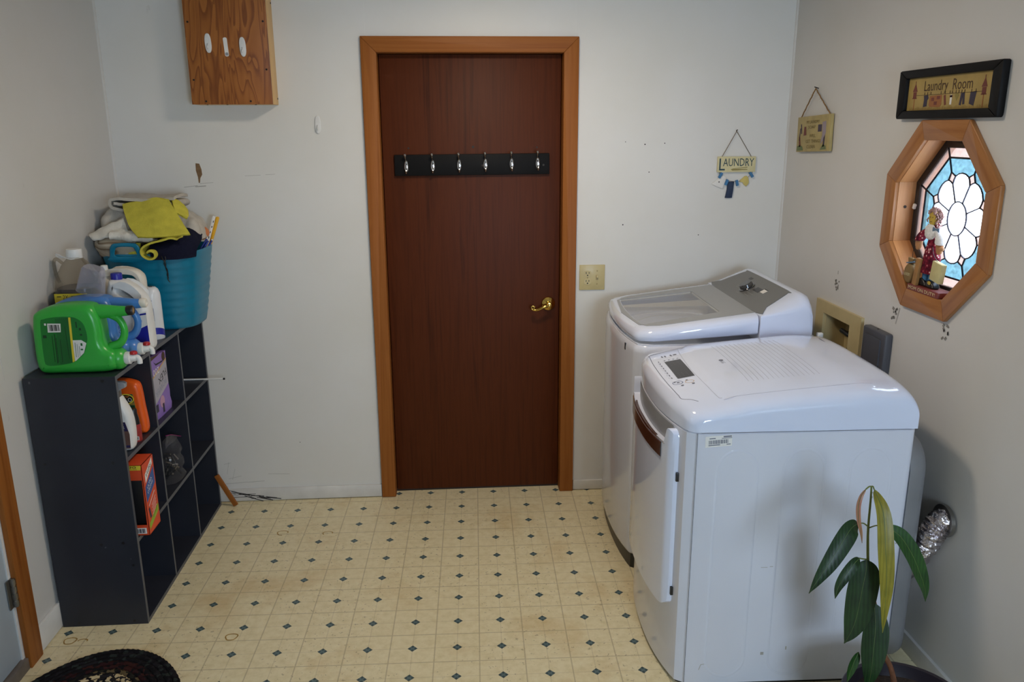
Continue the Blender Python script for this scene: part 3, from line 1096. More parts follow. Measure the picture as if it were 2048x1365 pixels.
# ------------------------------------------------------------------ LAUNDRY sign with little clothes
ls = thing('laundry_sign', 'cream LAUNDRY sign hung with tiny wooden clothes by the corner', 'sign', (1.571, 0, 1.555), 0)
box('sign_board', -0.0865, 0.0865, -0.012, -0.003, -0.034, 0.034, CREAM, ls, 0.001)
pls_ = Plane((0, -0.012, 0))
DTEAL = M('dark_teal_print', (40, 70, 80), 0.6)
text('lettering', 'L', pls_, -0.066, 0.0, .026, .052, DTEAL, ls)
text('lettering', 'AUNDRY', pls_, 0.008, 0.009, .140, .034, DTEAL, ls)
plates('painted_peg', pls_, [[(-.026, -.022), (-.018, -.027), (.050, -.024), (.050, -.021), (-.012, -.0205)], [(-.026, -.021), (-.015, -.018), (.050, -.0115), (.050, -.0145), (-.010, -.0195)]], M('olive_print', (138, 124, 62), .6), ls)
HANG = (-0.007, 0.143)
for s in (-1, 1):
    tube('string', [(s * .066, -.007, .034), (HANG[0], -.007, HANG[1])], 0.0012, M('dark_cord', (88, 74, 56), .9), ls, 6)
tube('nail', [(HANG[0], 0.002, HANG[1] + .001), (HANG[0], -.014, HANG[1] + .006)], 0.002, NAIL, ls, 8)
JEAN = M('denim_paint', (38, 54, 82), .7, var=(60, .2))
PEG = M('blue_peg', (56, 116, 164), .5, var=(40, .15))
plc = Plane((0, -0.004, 0))
tube('string', catmull([(-.075, -.006, -.034), (-.055, -.006, -.060), (-.012, -.006, -.075), (.03, -.006, -.072), (.06, -.006, -.055), (.078, -.006, -.034)], False, 4), 0.0008, M('dark_cord', (88, 74, 56), .9), ls, 5)
sh = inflate('toy_shirt', plc, [(-.058, -.047), (-.040, -.060), (-.056, -.107), (-.083, -.098), (-.108, -.086), (-.086, -.068)], [], .006, .0015, WHITEP, ls, 2)
sh2 = plates('toy_print', plc, [disc(-.074, -.077, .003, 8)], BLACK, sh, 0.0031, 0.0036)
inflate('toy_jeans', plc, [(-.033, -.075), (-.004, -.076), (-.006, -.115), (-.010, -.148), (-.022, -.149), (-.042, -.148), (-.036, -.112)], [], .007, .002, JEAN, ls, 2)
inflate('toy_blouse', plc, [(.022, -.070), (.030, -.064), (.042, -.053), (.052, -.051), (.060, -.058), (.064, -.080), (.060, -.090), (.052, -.098), (.040, -.090), (.036, -.080), (.022, -.078)], [], .006, .002, M('pale_yellow_paint', (206, 188, 110), .6), ls, 2)
for x, z, a in ((-.070, -.048, -.5), (-.040, -.079, -.35), (.008, -.082, .25), (.071, -.046, .6)):
    plate('clothes_peg', plc, rect(x, z, .012, .026, a), PEG, ls, .0032, .0075)

# ------------------------------------------------------------------ square sign on twine
ss = thing('soap_sign', 'cream rhyme sign with painted washing hanging on jute twine', 'sign', (XR, -0.2925, 1.6885), RW)
SB = box('sign_board', -0.155, 0.155, -0.016, -0.003, -0.0715, 0.0715, M('aged_cream_wood', (172, 154, 100), .6, var=(22, .12)), ss, 0.001)
SB.rotation_euler = (0, R(-2.2), 0)
plq = Plane((0, -0.0162, 0), (math.cos(R(2.2)), 0, math.sin(R(2.2))), (-math.sin(R(2.2)), 0, math.cos(R(2.2))))
OLV = M('olive_lettering', (112, 98, 52), .7)
for s, x, y, w, h in (('MY LAUNDRY', -.005, .047, .12, .012), ('SOAP', -.012, .027, .07, .012), ('WILL', .0, -.008, .06, .013), ('GET THINGS', .008, -.030, .14, .013), ('CLEAN', -.012, -.052, .08, .013)):
    text('lettering', s, plq, x, y, w, h, OLV, ss)
MAUVE = M('mauve_print', (150, 138, 146), .7)
MAROON = M('maroon_print', (112, 58, 50), .7)
GRASS = M('grass_print', (106, 118, 78), .7)
plates('painted_clothes', plq, [[(-.085, .030), (-.068, .030), (-.062, -.004), (-.088, -.006)], [(-.132, -.010), (-.122, -.008), (-.112, -.050), (-.128, -.052)]], MAROON, ss)
plates('painted_cloth', plq, [[(.085, .042), (.118, .046), (.120, .0), (.098, -.030), (.076, -.044), (.090, -.005)]], MAUVE, ss)
plates('painted_patch', plq, [rect(.064, .020, .034, .028), [(.102, -.020), (.116, -.008), (.112, -.052), (.098, -.056)], rect(-.112, .022, .008, .040, .2), rect(-.125, -.0, .007, .05, -.15)], M('dark_violet_print', (70, 58, 74), .7), ss)
plates('painted_grass', plq, [[(-.150, -.066), (-.085, -.066), (-.095, -.050), (-.120, -.044), (-.146, -.048)]], GRASS, ss)
plates('painted_grass', plq, [[(.075, -.066), (.13, -.064), (.125, -.050), (.10, -.044)]], GRASS, ss)
plates('edge_strip', plq, [rect(.1475, .0, .013, .140)], M('pale_cream_edge', (186, 168, 108), .6), ss)
T0 = (-0.018, 0.178)
for s, zz in ((-1, .062), (1, .074)):
    P = [(T0[0] + (s * .138 - T0[0]) * k / 14, -.012 + .0008 * math.sin(k * 2.1), T0[1] + (zz - T0[1]) * k / 14) for k in range(15)]
    tube('twine', P, 0.0026, TWINE, ss, 6)
    rnd = random.Random(3 + s)
    V, F = join([vtube([P[k], (P[k][0] + rnd.uniform(-.012, .012), P[k][1] - rnd.uniform(0, .006), P[k][2] + rnd.uniform(-.014, .006))], .0004, 3) for k in range(2, 14)])
    tag(mesh('twine_fibres', V, F, TWINE, ss), kind='stuff')
tube('nail', [(T0[0], 0.002, T0[1]), (T0[0], -.018, T0[1] + .006)], 0.002, NAIL, ss, 8)

# ------------------------------------------------------------------ framed Laundry Room picture
fp = thing('framed_picture', 'black framed Laundry Room picture above the octagonal window', 'picture', (XR, -1.1935, 1.8145), RW)
FW, FH, FB = 0.258, 0.0752, 0.0405
plf = Plane((0, 0, 0))
iw, ih = FW - FB, FH - 0.0255
for q in ([(-FW, -FH), (FW, -FH), (iw, -ih), (-iw, -ih)], [(FW, FH), (-FW, FH), (-iw, ih), (iw, ih)], [(-FW, FH), (-FW, -FH), (-iw, -ih), (-iw, ih)], [(FW, -FH), (FW, FH), (iw, ih), (iw, -ih)]):
    board('frame_rail', plf, q, 0.024, BLKWOOD, fp, 0.004)
box('picture_panel', -iw, iw, -0.010, -0.002, -ih, ih, TAN, fp)
plp = Plane((0, -0.010, 0))
DKB = M('dark_brown_print', (74, 52, 34), .7)
text('lettering', 'Laundry', plp, -0.065, 0.018, .125, .040, DKB, fp)
text('lettering', 'Room', plp, 0.070, 0.022, .095, .032, DKB, fp)
for x in (-.178, .172):
    plates('painted_birdhouse', plp, [[(x - .013, .008), (x + .013, .008), (x, .034)], rect(x, -.002, .018, .018), rect(x, -.012, .024, .003), rect(x, .036, .003, .008)], MAROON, fp)
    plates('painted_post', plp, [rect(x, -.030, .004, .036)], M('rust_print', (152, 98, 56), .7), fp)
plates('painted_line', plp, [rect(0, -.004, .335, .0012)], DKB, fp)
NV = M('navy_print', (54, 48, 66), .7)
plates('painted_clothes', plp, [[(-.125, -.006), (-.103, -.004), (-.098, -.014), (-.104, -.020), (-.104, -.038), (-.124, -.040), (-.122, -.018)], [(.112, -.004), (.140, -.002), (.132, -.042), (.110, -.036)], rect(.082, -.020, .010, .034, .12), rect(.070, -.022, .010, .034, -.15)], NV, fp)
plates('painted_quilt', plp, [[(-.092, -.008), (-.028, -.006), (-.026, -.034), (-.034, -.042), (-.088, -.040), (-.094, -.034)]], M('rust_print', (152, 98, 56), .7), fp)
plates('quilt_patch', plp, [rect(-.074, -.018, .014, .010), rect(-.044, -.014, .016, .009), rect(-.058, -.030, .016, .010)], MAROON, fp, 0.0006, 0.001)
plates('painted_socks', plp, [rect(-.010, -.022, .010, .030, .25), rect(.020, -.012, .014, .006)], MAROON, fp)
plates('painted_shirt', plp, [rect(.020, -.022, .009, .028), ], WHITEP, fp)
plates('painted_heart', plp, [[(.045, -.006), (.052, -.004), (.058, -.010), (.048, -.026), (.038, -.010), (.042, -.004)]], M('olive_print', (138, 124, 62), .6), fp)
plates('painted_pegs', plp, [rect(x, .0, .003, .009) for x in (-.122, -.106, -.088, -.034, -.012, .012, .024, .042, .056, .070, .084, .116, .136)], DKB, fp)
plates('painted_grass', plp, [[(x, -ih + .001), (x + .003, -ih + .001), (x + .002, -ih + .006 + .005 * abs(math.sin(x * 91)))] for x in [-.2 + .0065 * k for k in range(62)]], M('ochre_print', (140, 112, 52), .7), fp)

# ------------------------------------------------------------------ washer supply box and grey outlet box
vb = thing('washer_supply_box', 'beige recessed washer supply box in the wall behind the washer', 'supply box', (XR, -0.641, 0.93), RW)
plate('cover_flange', Plane((0, 0, 0)), [(-0.180, -0.16), (0.195, -0.16), (0.195, 0.107), (-0.180, 0.107)], BEIGE, vb, 0.0, 0.012, holes=[[(-0.111, -0.13), (0.111, -0.13), (0.111, 0.060), (-0.111, 0.060)]])
V, F = join([vbox(-0.111, 0.111, 0.085, 0.088, -0.13, 0.06), vbox(-0.111, -0.108, 0.0, 0.085, -0.13, 0.06), vbox(0.108, 0.111, 0.0, 0.085, -0.13, 0.06), vbox(-0.111, 0.111, 0.0, 0.085, 0.057, 0.06), vbox(-0.111, 0.111, 0.0, 0.085, -0.13, -0.127)])
mesh('recess_box', V, F, BEIGE, vb)
tube('valve', [(0.03, 0.085, 0.005), (0.03, 0.02, 0.005)], 0.012, BRASS, vb, 12)
tube('valve_handle', [(-0.005, 0.018, 0.012), (0.065, 0.018, 0.006)], 0.009, BLACKP, vb, 10)
tube('hose', catmull([(0.05, 0.055, -.02), (0.05, 0.03, -.05), (0.052, 0.025, -.10), (0.052, 0.03, -.126)], False, 4), 0.012, BLACKP, vb, 10)
lathe('hose_nut', [(.001, -.01), (.016, -.01), (.016, .01), (.001, .01)], BRASS, vb, 6, (0.05, 0.05, -.035))
db = thing('dryer_outlet_box', 'dark grey surface outlet box between washer box and octagonal window', 'outlet box', (XR, -0.9625, 0.955), RW)
inflate('box_body', Plane((0, -0.014, 0)), rrect(0, 0, .155, .145, .008), [], .028, .006, DARKG, db, 3)
plate('cover_step', Plane((0, -0.028, 0)), rrect(0, -.002, .105, .100, .008), DARKG, db, 0.0, 0.005)
lathe('screw', [(.0005, 0), (.004, 0), (.004, .0015), (.0005, .0015)], NAIL, db, 10, (0.0, -.014, .0725))

# ================================================================== DRYER (front of it faces the left of the picture)
HWD = 0.343                                   # half width


def bow(x, depth, hw=0.36, e=2.4):
    return -depth * (1 - min(1.0, abs(x) / hw) ** e)


def plan_ring(z, depth, back, ins=0.0, n=28, rc=0.03):
    """outline of a bow-fronted cabinet seen from above"""
    hw = HWD - ins
    P = []
    for k in range(n + 1):
        t = -1 + 2 * k / n
        x = hw * math.sin(t * PI / 2) if False else hw * t
        e = abs(t)
        yy = bow(x, depth) + ins
        if e > 0.9:
            q = (e - 0.9) / 0.1
            yy += rc * (1 - math.sqrt(max(0, 1 - q * q)))
        P.append(Vector((x, yy, z)))
    for k in range(7):
        a = PI / 2 * k / 6
        P.append(Vector((hw - 0.02 + 0.02 * math.cos(a), back - ins - 0.02 + 0.02 * math.sin(a), z)))
    for k in range(7):
        a = PI / 2 + PI / 2 * k / 6
        P.append(Vector((-hw + 0.02 + 0.02 * math.cos(a), back - ins - 0.02 + 0.02 * math.sin(a), z)))
    return P


dr = thing('clothes_dryer', 'white clothes dryer with front control panel, nearest the camera', 'dryer', (0.9965, -1.1285, 0.0), R(-91.55))
DB = 0.060
DBACK = 0.662
DZ = 0.861
body = loft('cabinet', [plan_ring(z, DB, DBACK, i) for z, i in ((0.012, 0.004), (0.016, 0.0), (DZ - 0.006, 0.0), (DZ - 0.003, 0.003))], ENAMEL, dr, 35)
loft('seam_gasket', [plan_ring(z, DB, DBACK, 0.004) for z in (DZ - 0.006, DZ + 0.004)], M('seam_grey', (80, 82, 88), .6), dr, 35)
loft('foot_rail', [plan_ring(z, DB - 0.004, DBACK, 0.012) for z in (0.0, 0.014)], BLACKP, dr, 35)


def dtop(x, y):
    """height of the dryer's top at a point"""
    xn = min(1.0, abs(x) / HWD)
    yf = bow(x, DB) + (0.03 * (1 - math.sqrt(max(0, 1 - ((xn - .9) / .1) ** 2))) if xn > .9 else 0)
    s = y - yf                                           # distance behind the front edge
    crest = 0.957 + 0.040 * min(1.0, max(0.0, (s - 0.12) / 0.40)) ** 0.8 - 0.010 * max(0, (s - .55) / .15)
    ramp_ = min(1.0, s / 0.15)
    crest = (0.928 + (0.957 - 0.928) * ramp_ ** 0.9) if s < 0.15 else crest
    crown = 0.022 * xn ** 3
    h = crest - crown - DZ
    rf = 0.030
    if s < rf:
        q = 1 - max(0, s) / rf
        h = h - 0.028 * (1 - math.sqrt(max(0, 1 - q * q)))
    sb = DBACK - y
    if sb < 0.05:
        q = 1 - max(0, sb) / 0.05
        h = h - 0.05 * (1 - math.sqrt(max(0, 1 - q * q)))
    e = (1 - xn ** 14) ** (1 / 2.6) if xn < 1 else 0.0
    side = 0.58 + 0.42 * e
    return DZ + 0.002 + h * side


NX, NY = 56, 56
V, F = [], []
xs = [HWD * math.sin(PI / 2 * (-1 + 2 * i / NX)) for i in range(NX + 1)]
for x in xs:
    xn = abs(x) / HWD
    yf = bow(x, DB) + (0.03 * (1 - math.sqrt(max(0, 1 - ((xn - .9) / .1) ** 2))) if xn > .9 else 0)
    for j in range(NY + 1):
        b = 0.5 - 0.5 * math.cos(PI * j / NY)
        y = yf + (DBACK - yf) * b
        V.append(Vector((x, y, dtop(x, y))))
for i in range(NX):
    for j in range(NY):
        a = i * (NY + 1) + j
        F.append([a, a + 1, a + NY + 2, a + NY + 1])
n0 = len(V)
ring = [j for j in range(NY + 1)] + [i * (NY + 1) + NY for i in range(1, NX + 1)] + [NX * (NY + 1) + j for j in range(NY - 1, -1, -1)] + [i * (NY + 1) for i in range(NX - 1, 0, -1)]
for q in ring:
    V.append(Vector((V[q].x, V[q].y, DZ)))
m = len(ring)
for q in range(m):
    F.append([ring[q], ring[(q + 1) % m], n0 + (q + 1) % m, n0 + q])
F.append([n0 + q for q in range(m)][::-1])
mesh('top_cover', V, F, ENAMEL2, dr, smooth=50)


def drape(P, c=0.0006):
    return [Vector((p[0], p[1], dtop(p[0], p[1]) + c)) for p in P]


def drape_line(name, P, r, mat, closed=False, flat=0.5):
    V, F = vtube(drape(P, 0.0001), r, 5, closed, flat=flat, up=(0, 0, 1))
    return mesh(name, V, F, mat, dr)


def drape_quad(x0, x1, y0, y1, c=0.0008, n=6):
    V, F = [], []
    for i in range(n + 1):
        for j in range(n + 1):
            x, y = x0 + (x1 - x0) * i / n, y0 + (y1 - y0) * j / n
            V.append(Vector((x, y, dtop(x, y) + c)))
    for i in range(n):
        for j in range(n):
            a = i * (n + 1) + j
            F.append([a, a + 1, a + n + 2, a + n + 1])
    return V, F


LINEG = M('panel_line_grey', (96, 100, 120), .5)
LINEL = M('pale_groove_grey', (176, 182, 200), .4)
PRINT = M('grey_panel_print', (112, 116, 130), .6)
# control panel outline, crease and prints
ctl = [(-0.245, 0.030)] + [(x, bow(x, 0.046) + 0.018) for x in [-.235 + .0235 * k for k in range(21)]] + [(0.25, 0.012), (0.268, 0.03)]
drape_line('panel_line', catmull(ctl, False, 3), 0.0011, LINEG)
drape_line('panel_crease', catmull([(-.262, 0.125), (-.25, .095), (-.16, .080), (-.05, .072), (.05, .070), (.16, .076), (.262, .088), (.275, .098)], False, 5), 0.0010, LINEL)
V, F = drape_quad(-0.105, 0.085, 0.012, 0.066)
mesh('display', V, F, M('dark_display', (50, 50, 54), .3), dr)
V, F = join([drape_quad(x - .004, x + .004, y - .0012, y + .0012, .0014, 1) for x in (-.09, -.072, -.055, .04, .055, .07) for y in (.024, .036, .05)])
mesh('display_print', V, F, M('display_print', (104, 104, 108), .5), dr)
V, F = join([drape_quad(x - .005, x + .005, y - .0016, y + .0016, .0009, 1) for x, y in [(-.118 + .027 * k, -.006 + .0015 * (k - 3) ** 2 * .1) for k in range(8)]] +
            [drape_quad(-.123, -.118, y - .003, y + .003, .0009, 1) for y in (.016, .031, .046, .06)] +
            [drape_quad(.106, .114, y - .003, y + .003, .0009, 1) for y in (-.004, .034)] + [drape_quad(.142, .150, y - .004, y + .004, .0009, 1) for y in (.012, .046)] +
            [drape_quad(-.185, -.165, y - .0025, y + .0025, .0009, 1) for y in (.02, .03, .05)] + [drape_quad(-.182, -.172, .058, .070, .0009, 1)])
mesh('panel_print', V, F, PRINT, dr)
for (x, y, r), mt in (((0.118, 0.004, .014), M('blue_ring_print', (92, 104, 140), .5)), ((0.124, 0.040, .012), M('peach_ring_print', (202, 176, 150), .5))):
    drape_line('button_ring', [(x + r * math.cos(2 * PI * k / 24), y + r * 1.1 * math.sin(2 * PI * k / 24)) for k in range(24)], 0.0012, mt, True)
V, F = join([drape_quad(.114, .122, 0.001, .009, .0009, 1)])
mesh('start_mark', V, F, PRINT, dr)
for k in range(7):
    x, y = -.100 + .027 * k, -.010
    drape_line('button_ring', [(x + .006 * math.cos(2 * PI * q / 12), bow(x, 0.046) + 0.038 + .005 * math.sin(2 * PI * q / 12)) for q in range(12)], 0.0006, LINEL, True)
# logo: a small disc and two letters, readable from the front of the machine
pld = Plane((0, 0, 0), (1, 0, 0), (0, 1, 0))
lz = dtop(0.0, 0.178)
pl_logo = Plane((0, 0.178, lz), (1, 0, 0), (0, 1, (dtop(0, .20) - dtop(0, .16)) / .04))
plates('logo_disc', pl_logo, [disc(-.014, 0, .0075, 14)], PRINT, dr, .0006, .001)
text('logo', 'LG', pl_logo, .010, 0, .020, .012, PRINT, dr, .001)
for k in range(15):
    y = 0.200 + 0.0155 * k
    drape_line('deck_groove', [(-.20 + .40 * q / 14, y) for q in range(15)], 0.0009, LINEL)
for s in (-1, 1):
    drape_line('deck_crease', [(s * (.285 + .0 * q), .10 + .44 * q / 14) for q in range(15)], 0.0008, LINEL)
plates('deck_label', Plane((0.215, 0.588, dtop(.215, .588) - .001), (1, 0, 0), (0, 1, -.03)), [rect(-.40, .0, .06, .004), rect(-.33, 0, .03, .006)], PRINT, dr, .003, .0034)

# door of the dryer: bowed panel with horns, brown grip and a pocket behind it
DOFF = 0.024


def dpt(x, z, off):
    return Vector((x, bow(x, DB) - off, z))


def door_top(x):
    e = abs(x) / 0.285
    if e > 0.83:
        q = min(1, (e - 0.83) / 0.08)
        up = 0.792 + (0.846 - 0.792) * (3 * q * q - 2 * q ** 3)
        if e > 0.93:
            up -= 0.030 * (1 - math.sqrt(max(0, 1 - ((e - .93) / .07) ** 2)))
        return up
    return 0.786 + 0.006 * (e / .83) ** 2


def door_bot(x):
    e = abs(x) / 0.285
    return 0.255 + (0.03 * (1 - math.sqrt(max(0, 1 - ((e - .85) / .15) ** 2))) if e > .85 else 0)


NX, NZ = 60, 10
V, F = [], []
for s in (0, 1):
    for i in range(NX + 1):
        x = 0.285 * math.sin(PI / 2 * (-1 + 2 * i / NX))
        for j in range(NZ + 1):
            z = door_bot(x) + (door_top(x) - door_bot(x)) * j / NZ
            edge = max(0, (abs(x) - .262) / .023)
            V.append(dpt(x, z, (DOFF - 0.012 * edge ** 2) if s == 0 else -0.004))
o_ = (NX + 1) * (NZ + 1)
for i in range(NX):
    for j in range(NZ):
        a = i * (NZ + 1) + j
        F.append([a, a + 1, a + NZ + 2, a + NZ + 1])
ring = [j for j in range(NZ + 1)] + [i * (NZ + 1) + NZ for i in range(1, NX + 1)] + [NX * (NZ + 1) + j for j in range(NZ - 1, -1, -1)] + [i * (NZ + 1) for i in range(NX - 1, 0, -1)]
for q in range(len(ring)):
    a, b = ring[q], ring[(q + 1) % len(ring)]
    F.append([a, b, b + o_, a + o_])
door = mesh('dryer_door', V, F, ENAMEL2, dr, smooth=45)
BRN = M('brown_grip', (70, 36, 22), 0.22, coat=.4)
V, F = [], []
for i in range(31):
    x = -0.225 + 0.45 * i / 30
    for z, off in ((0.742 - .004 * abs(x), DOFF + 0.0005), (0.742 - .004 * abs(x), DOFF + .003), (0.786, DOFF + .003), (0.789, DOFF - .006), (0.789, DOFF - .012)):
        V.append(dpt(x, z, off))
for i in range(30):
    for j in range(4):
        a = i * 5 + j
        F.append([a, a + 1, a + 6, a + 5])
mesh('door_grip', V, F, BRN, door, smooth=45)
tube('chrome_strip', [dpt(-0.245 + .49 * i / 30, 0.791, DOFF - .001) for i in range(31)], 0.0022, CHROME, door, 6)
V, F = [], []
for i in range(31):
    x = -0.25 + 0.50 * i / 30
    for z, off in ((0.789, DOFF - .012), (0.772, .010), (0.775, .001), (0.85, 0.0015)):
        V.append(dpt(x, z, off))
for i in range(30):
    for j in range(3):
        a = i * 4 + j
        F.append([a, a + 1, a + 5, a + 4])
mesh('grip_pocket', V, F, GREYP, door, smooth=45)
for z in (0.70, 0.315):
    box('hinge_cover', 0.284, 0.293, bow(.285, DB) - .006, bow(.285, DB) + .006, z - .014, z + .014, BLACKP, door, .001)

# side panel: embossed arches, label, marks
plz = Plane((HWD, 0, 0), (0, 1, 0), (0, 0, 1))
for xc in (0.135, 0.335, 0.535):
    w = .062
    P = [(xc - w, .10)] + [(xc - w + .0 * k, .10 + .62 * k / 4) for k in range(1, 5)] + [(xc - w * math.cos(a), .735 + .068 * math.sin(a)) for a in [PI * k / 12 for k in range(1, 12)]] + [(xc + w, .72 - .62 * k / 4) for k in range(5)] + [(xc + w * math.cos(a), .10 - .06 * math.sin(a)) for a in [PI * k / 12 for k in range(1, 12)]]
    V, F = vtube([plz.p(a, b, -.0004) for a, b in P], .0055, 8, closed=True, flat=.16, up=(1, 0, 0))
    mesh('embossed_arch', V, F, ENAMEL, dr, smooth=60)
plates('corner_seam', plz, [rect(.012, .44, .0016, .84)], M('seam_grey', (80, 82, 88)), dr, .0001, .0004)
stk = plate('rating_sticker', plz, [(.036, .815), (.114, .8205), (.113, .854), (.035, .849)], WHITEP, dr, .0002, .0006)
rnd = random.Random(11)
bars, x = [], .046
while x < .104:
    w = rnd.choice((.0008, .0012, .002))
    bars.append(rect(x, .8325 + .07 * (x - .07), w, .012, .07))
    x += w + rnd.choice((.0008, .0014))
plates('barcode', plz, bars + [rect(.056, .843, .018, .0028, .07), rect(.098, .8445, .03, .002, .07), rect(.100, .8495, .024, .004, .07), rect(.062, .8225, .034, .0025, .07), rect(.104, .8255, .012, .0025, .07)], PRINT, stk, .0007, .001)
plates('scuff_marks', plz, [rect(.255, .118, .010, .010), rect(.33, .135, .004, .012), rect(.24, .42, .02, .0015), rect(.262, .422, .01, .0015), rect(.55, .66, .004, .004), rect(.55, .645, .003, .006), rect(.06, .075, .002, .02, -.3), rect(.07, .085, .014, .002, .2), rect(.64, .49, .004, .004)], M('faint_scratch', (158, 155, 150), 0.8), dr, .0001, .0004)
# rear metal housing
loft('rear_housing', [[Vector((a, DBACK - .002 + dy, b)) for a, b in rrect(0, .43, 2 * (HWD - .006) - 2 * ii, .76 - 2 * ii, .09 - ii * .5, 6)] for dy, ii in ((0, 0), (.035, .0), (.05, .006), (.058, .02))], M('galvanised_grey', (136, 138, 142), .45, .3), dr, 40)

# ------------------------------------------------------------------ foil exhaust duct
FOIL = M('crinkled_foil', (206, 200, 204), 0.22, 1.0, var=(40, .25), bump=(70, 1.0, 0.006))
DP = catmull([(1.757, -1.20, 0.10), (1.757, -1.28, 0.22), (1.756, -1.36, 0.34), (1.754, -1.43, 0.44), (1.755, -1.462, 0.50), (1.764, -1.468, 0.535), (1.785, -1.462, 0.545), (1.80, -1.460, 0.545)], False, 12)
rr_ = [0.036 + 0.0035 * math.sin(i * 1.9) + 0.003 * mnoise.noise(Vector((i * .7, 0, 0))) for i in range(len(DP))]
V, F = vtube(DP, rr_, 18)
rnd = random.Random(9)
V = [v + Vector((rnd.uniform(-1, 1), rnd.uniform(-1, 1), rnd.uniform(-1, 1))) * .0018 for v in V]
du = thing('exhaust_duct', 'crinkled silver foil exhaust duct behind the dryer', 'duct', (0, 0, 0))
mesh('foil_hose', V, F, FOIL, du, smooth=25)
lathe('hose_clamp', [(.047, -.006), (.051, -.006), (.051, .006), (.047, .006), (.047, -.006)], STEEL, du, 24, (1.788, -1.461, .545), 'x')

# ================================================================== WASHER
wa = thing('washing_machine', 'white top-loading washer with grey lid and rear console, in the corner', 'washer', (0.990, -0.4280, 0.0), R(-90.8))
WB, WBACK, WZ = 0.045, 0.66, 0.930
loft('cabinet', [plan_ring(z, WB, WBACK, i) for z, i in ((0.062, 0.010), (0.070, 0.002), (0.080, 0.0), (WZ - .03, 0.0), (WZ - .012, 0.003), (WZ - .003, .010))], ENAMEL, wa, 40)
loft('dark_base', [plan_ring(z, WB - .006, WBACK, 0.010) for z in (0.0, 0.064)], BLACKP, wa, 35)
box('badge', 0.214, 0.226, bow(.22, WB) - .0012, bow(.22, WB) + .012, .888, .914, BLACKP, wa, .001)
# top deck: a rim around the tub opening
tubc = (0.0, 0.235)
hole = disc(tubc[0], tubc[1], 0.235, 36)
plate('top_deck', Plane((0, 0, WZ - .004), (1, 0, 0), (0, 1, 0)), [(p.x, p.y) for p in plan_ring(0, WB, WBACK, 0.012)], ENAMEL, wa, 0, .006, holes=[hole])
COLL = M('pale_tub_collar', (236, 237, 236), .4)
V, F = vlathe([(.232, .928), (.226, .915), (.205, .885), (.160, .862), (.001, .850)], 40, (tubc[0], tubc[1], 0))
mesh('tub', V, F[:-2], COLL, wa, smooth=40)
V, F = vlathe([(.200, .890), (.196, .918), (.186, .928), (.172, .926), (.160, .912), (.152, .89), (.150, .866)], 48, (tubc[0], tubc[1] + .01, 0))
mesh('tub_ring', V, F[:-2], M('tub_ring_grey', (178, 180, 182), .35), wa, smooth=50)
# lid: white tilted rim, grey plate, glass
ANG = math.atan2(1.0395 - 0.986, 0.44)
ZF = 0.9845                                             # lid height at its front edge (y = 0)
lidz = lambda y: ZF + (y - 0.005) * math.tan(ANG)
LB = 0.446                                              # back edge of the lid


def lid_ring(ins, drop, zfix=None, depth=0.040):
    P = []
    hw = HWD - 0.012 - ins
    n = 28
    for k in range(n + 1):
        t = -1 + 2 * k / n
        x = hw * t
        e = abs(t)
        yy = bow(x, depth) + ins + 0.006
        if e > 0.86:
            q = (e - 0.86) / 0.14
            yy += 0.05 * (1 - math.sqrt(max(0, 1 - q * q)))
        P.append((x, yy))
    P += [(hw, LB - .15), (hw, LB - ins * .0), (-hw, LB - ins * .0), (-hw, LB - .15)]
    if zfix is not None:
        return [Vector((x, y, zfix + .055 * max(0, y))) for x, y in P]
    return [Vector((x, y, lidz(y) - drop)) for x, y in P]


INN = [(x, y) for x, y in rrect(0, .215, .545, .42, .03, 4)]
rings = [lid_ring(.010, 0, .940), lid_ring(0.002, 0, .946), lid_ring(0.0, .026), lid_ring(.003, .014), lid_ring(.012, .005), lid_ring(.026, .0008), lid_ring(.052, .0)]
lid = loft('lid_rim', rings, ENAMEL2, wa, 50, cap0=False, cap1=False)
lp = Plane((0, 0.005, ZF), (1, 0, 0), (0, math.cos(ANG), math.sin(ANG)))
GPL = M('satin_grey_panel', (150, 152, 154), .28, var=(4, .03))
outer = [(v.x, (v.y - .005) / math.cos(ANG)) for v in lid_ring(.050, 0)]
win = [(-.235, .018), (-.228, .012), (.0, -.012), (.228, .012), (.235, .018), (.205, .330), (.195, .336), (-.195, .336), (-.205, .330)]
plate('lid_plate', lp, outer, GPL, lid, -.004, .0012, holes=[win])
plate('lid_glass', lp, inset(win, -.004), LIDGL, lid, -.0032, -.0008)
V, F = vtube([lp.p(a, b, -.006) for a, b in catmull(win, True, 3)], .004, 6, closed=True)
mesh('glass_gasket', V, F, M('pale_gasket', (186, 188, 188), .5), lid, smooth=60)
# console
CP = [(LB + .004, .944), (LB + .004, 1.036), (LB + .02, 1.044), (.590, 1.104), (.604, 1.1105), (.622, 1.111), (.645, 1.101), (.662, 1.075), (.672, 1.035), (.676, .985), (.676, .944)]


def con_ring(x):
    e = abs(x) / (HWD - .004)
    k = 1.0
    ys = 0.0
    if e > 0.72:
        q = (e - 0.72) / 0.28
        k = 0.30 + 0.70 * math.sqrt(max(0, 1 - q ** 2.6))
    return [Vector((x, y if y < .6 else .6 + (y - .6) * (1 - .35 * max(0, (e - .8) / .2)), (z if z < 1.037 else 1.036 + (z - 1.036) * k) if e < .999 else (z if z < 1.03 else 1.030 + (z - 1.036) * k))) for y, z in CP]


xs = [(HWD - .004) * math.sin(PI / 2 * (-1 + 2 * i / 40)) for i in range(41)]
con = loft('console', [con_ring(x) for x in xs], ENAMEL2, wa, 50)
loft('console_base', [[Vector((x, y, z)) for x, y in ((-HWD + .006, LB + .01), (HWD - .006, LB + .01), (HWD - .006, .672), (-HWD + .006, .672))] for z in (.926, .950)], ENAMEL, wa, 30)
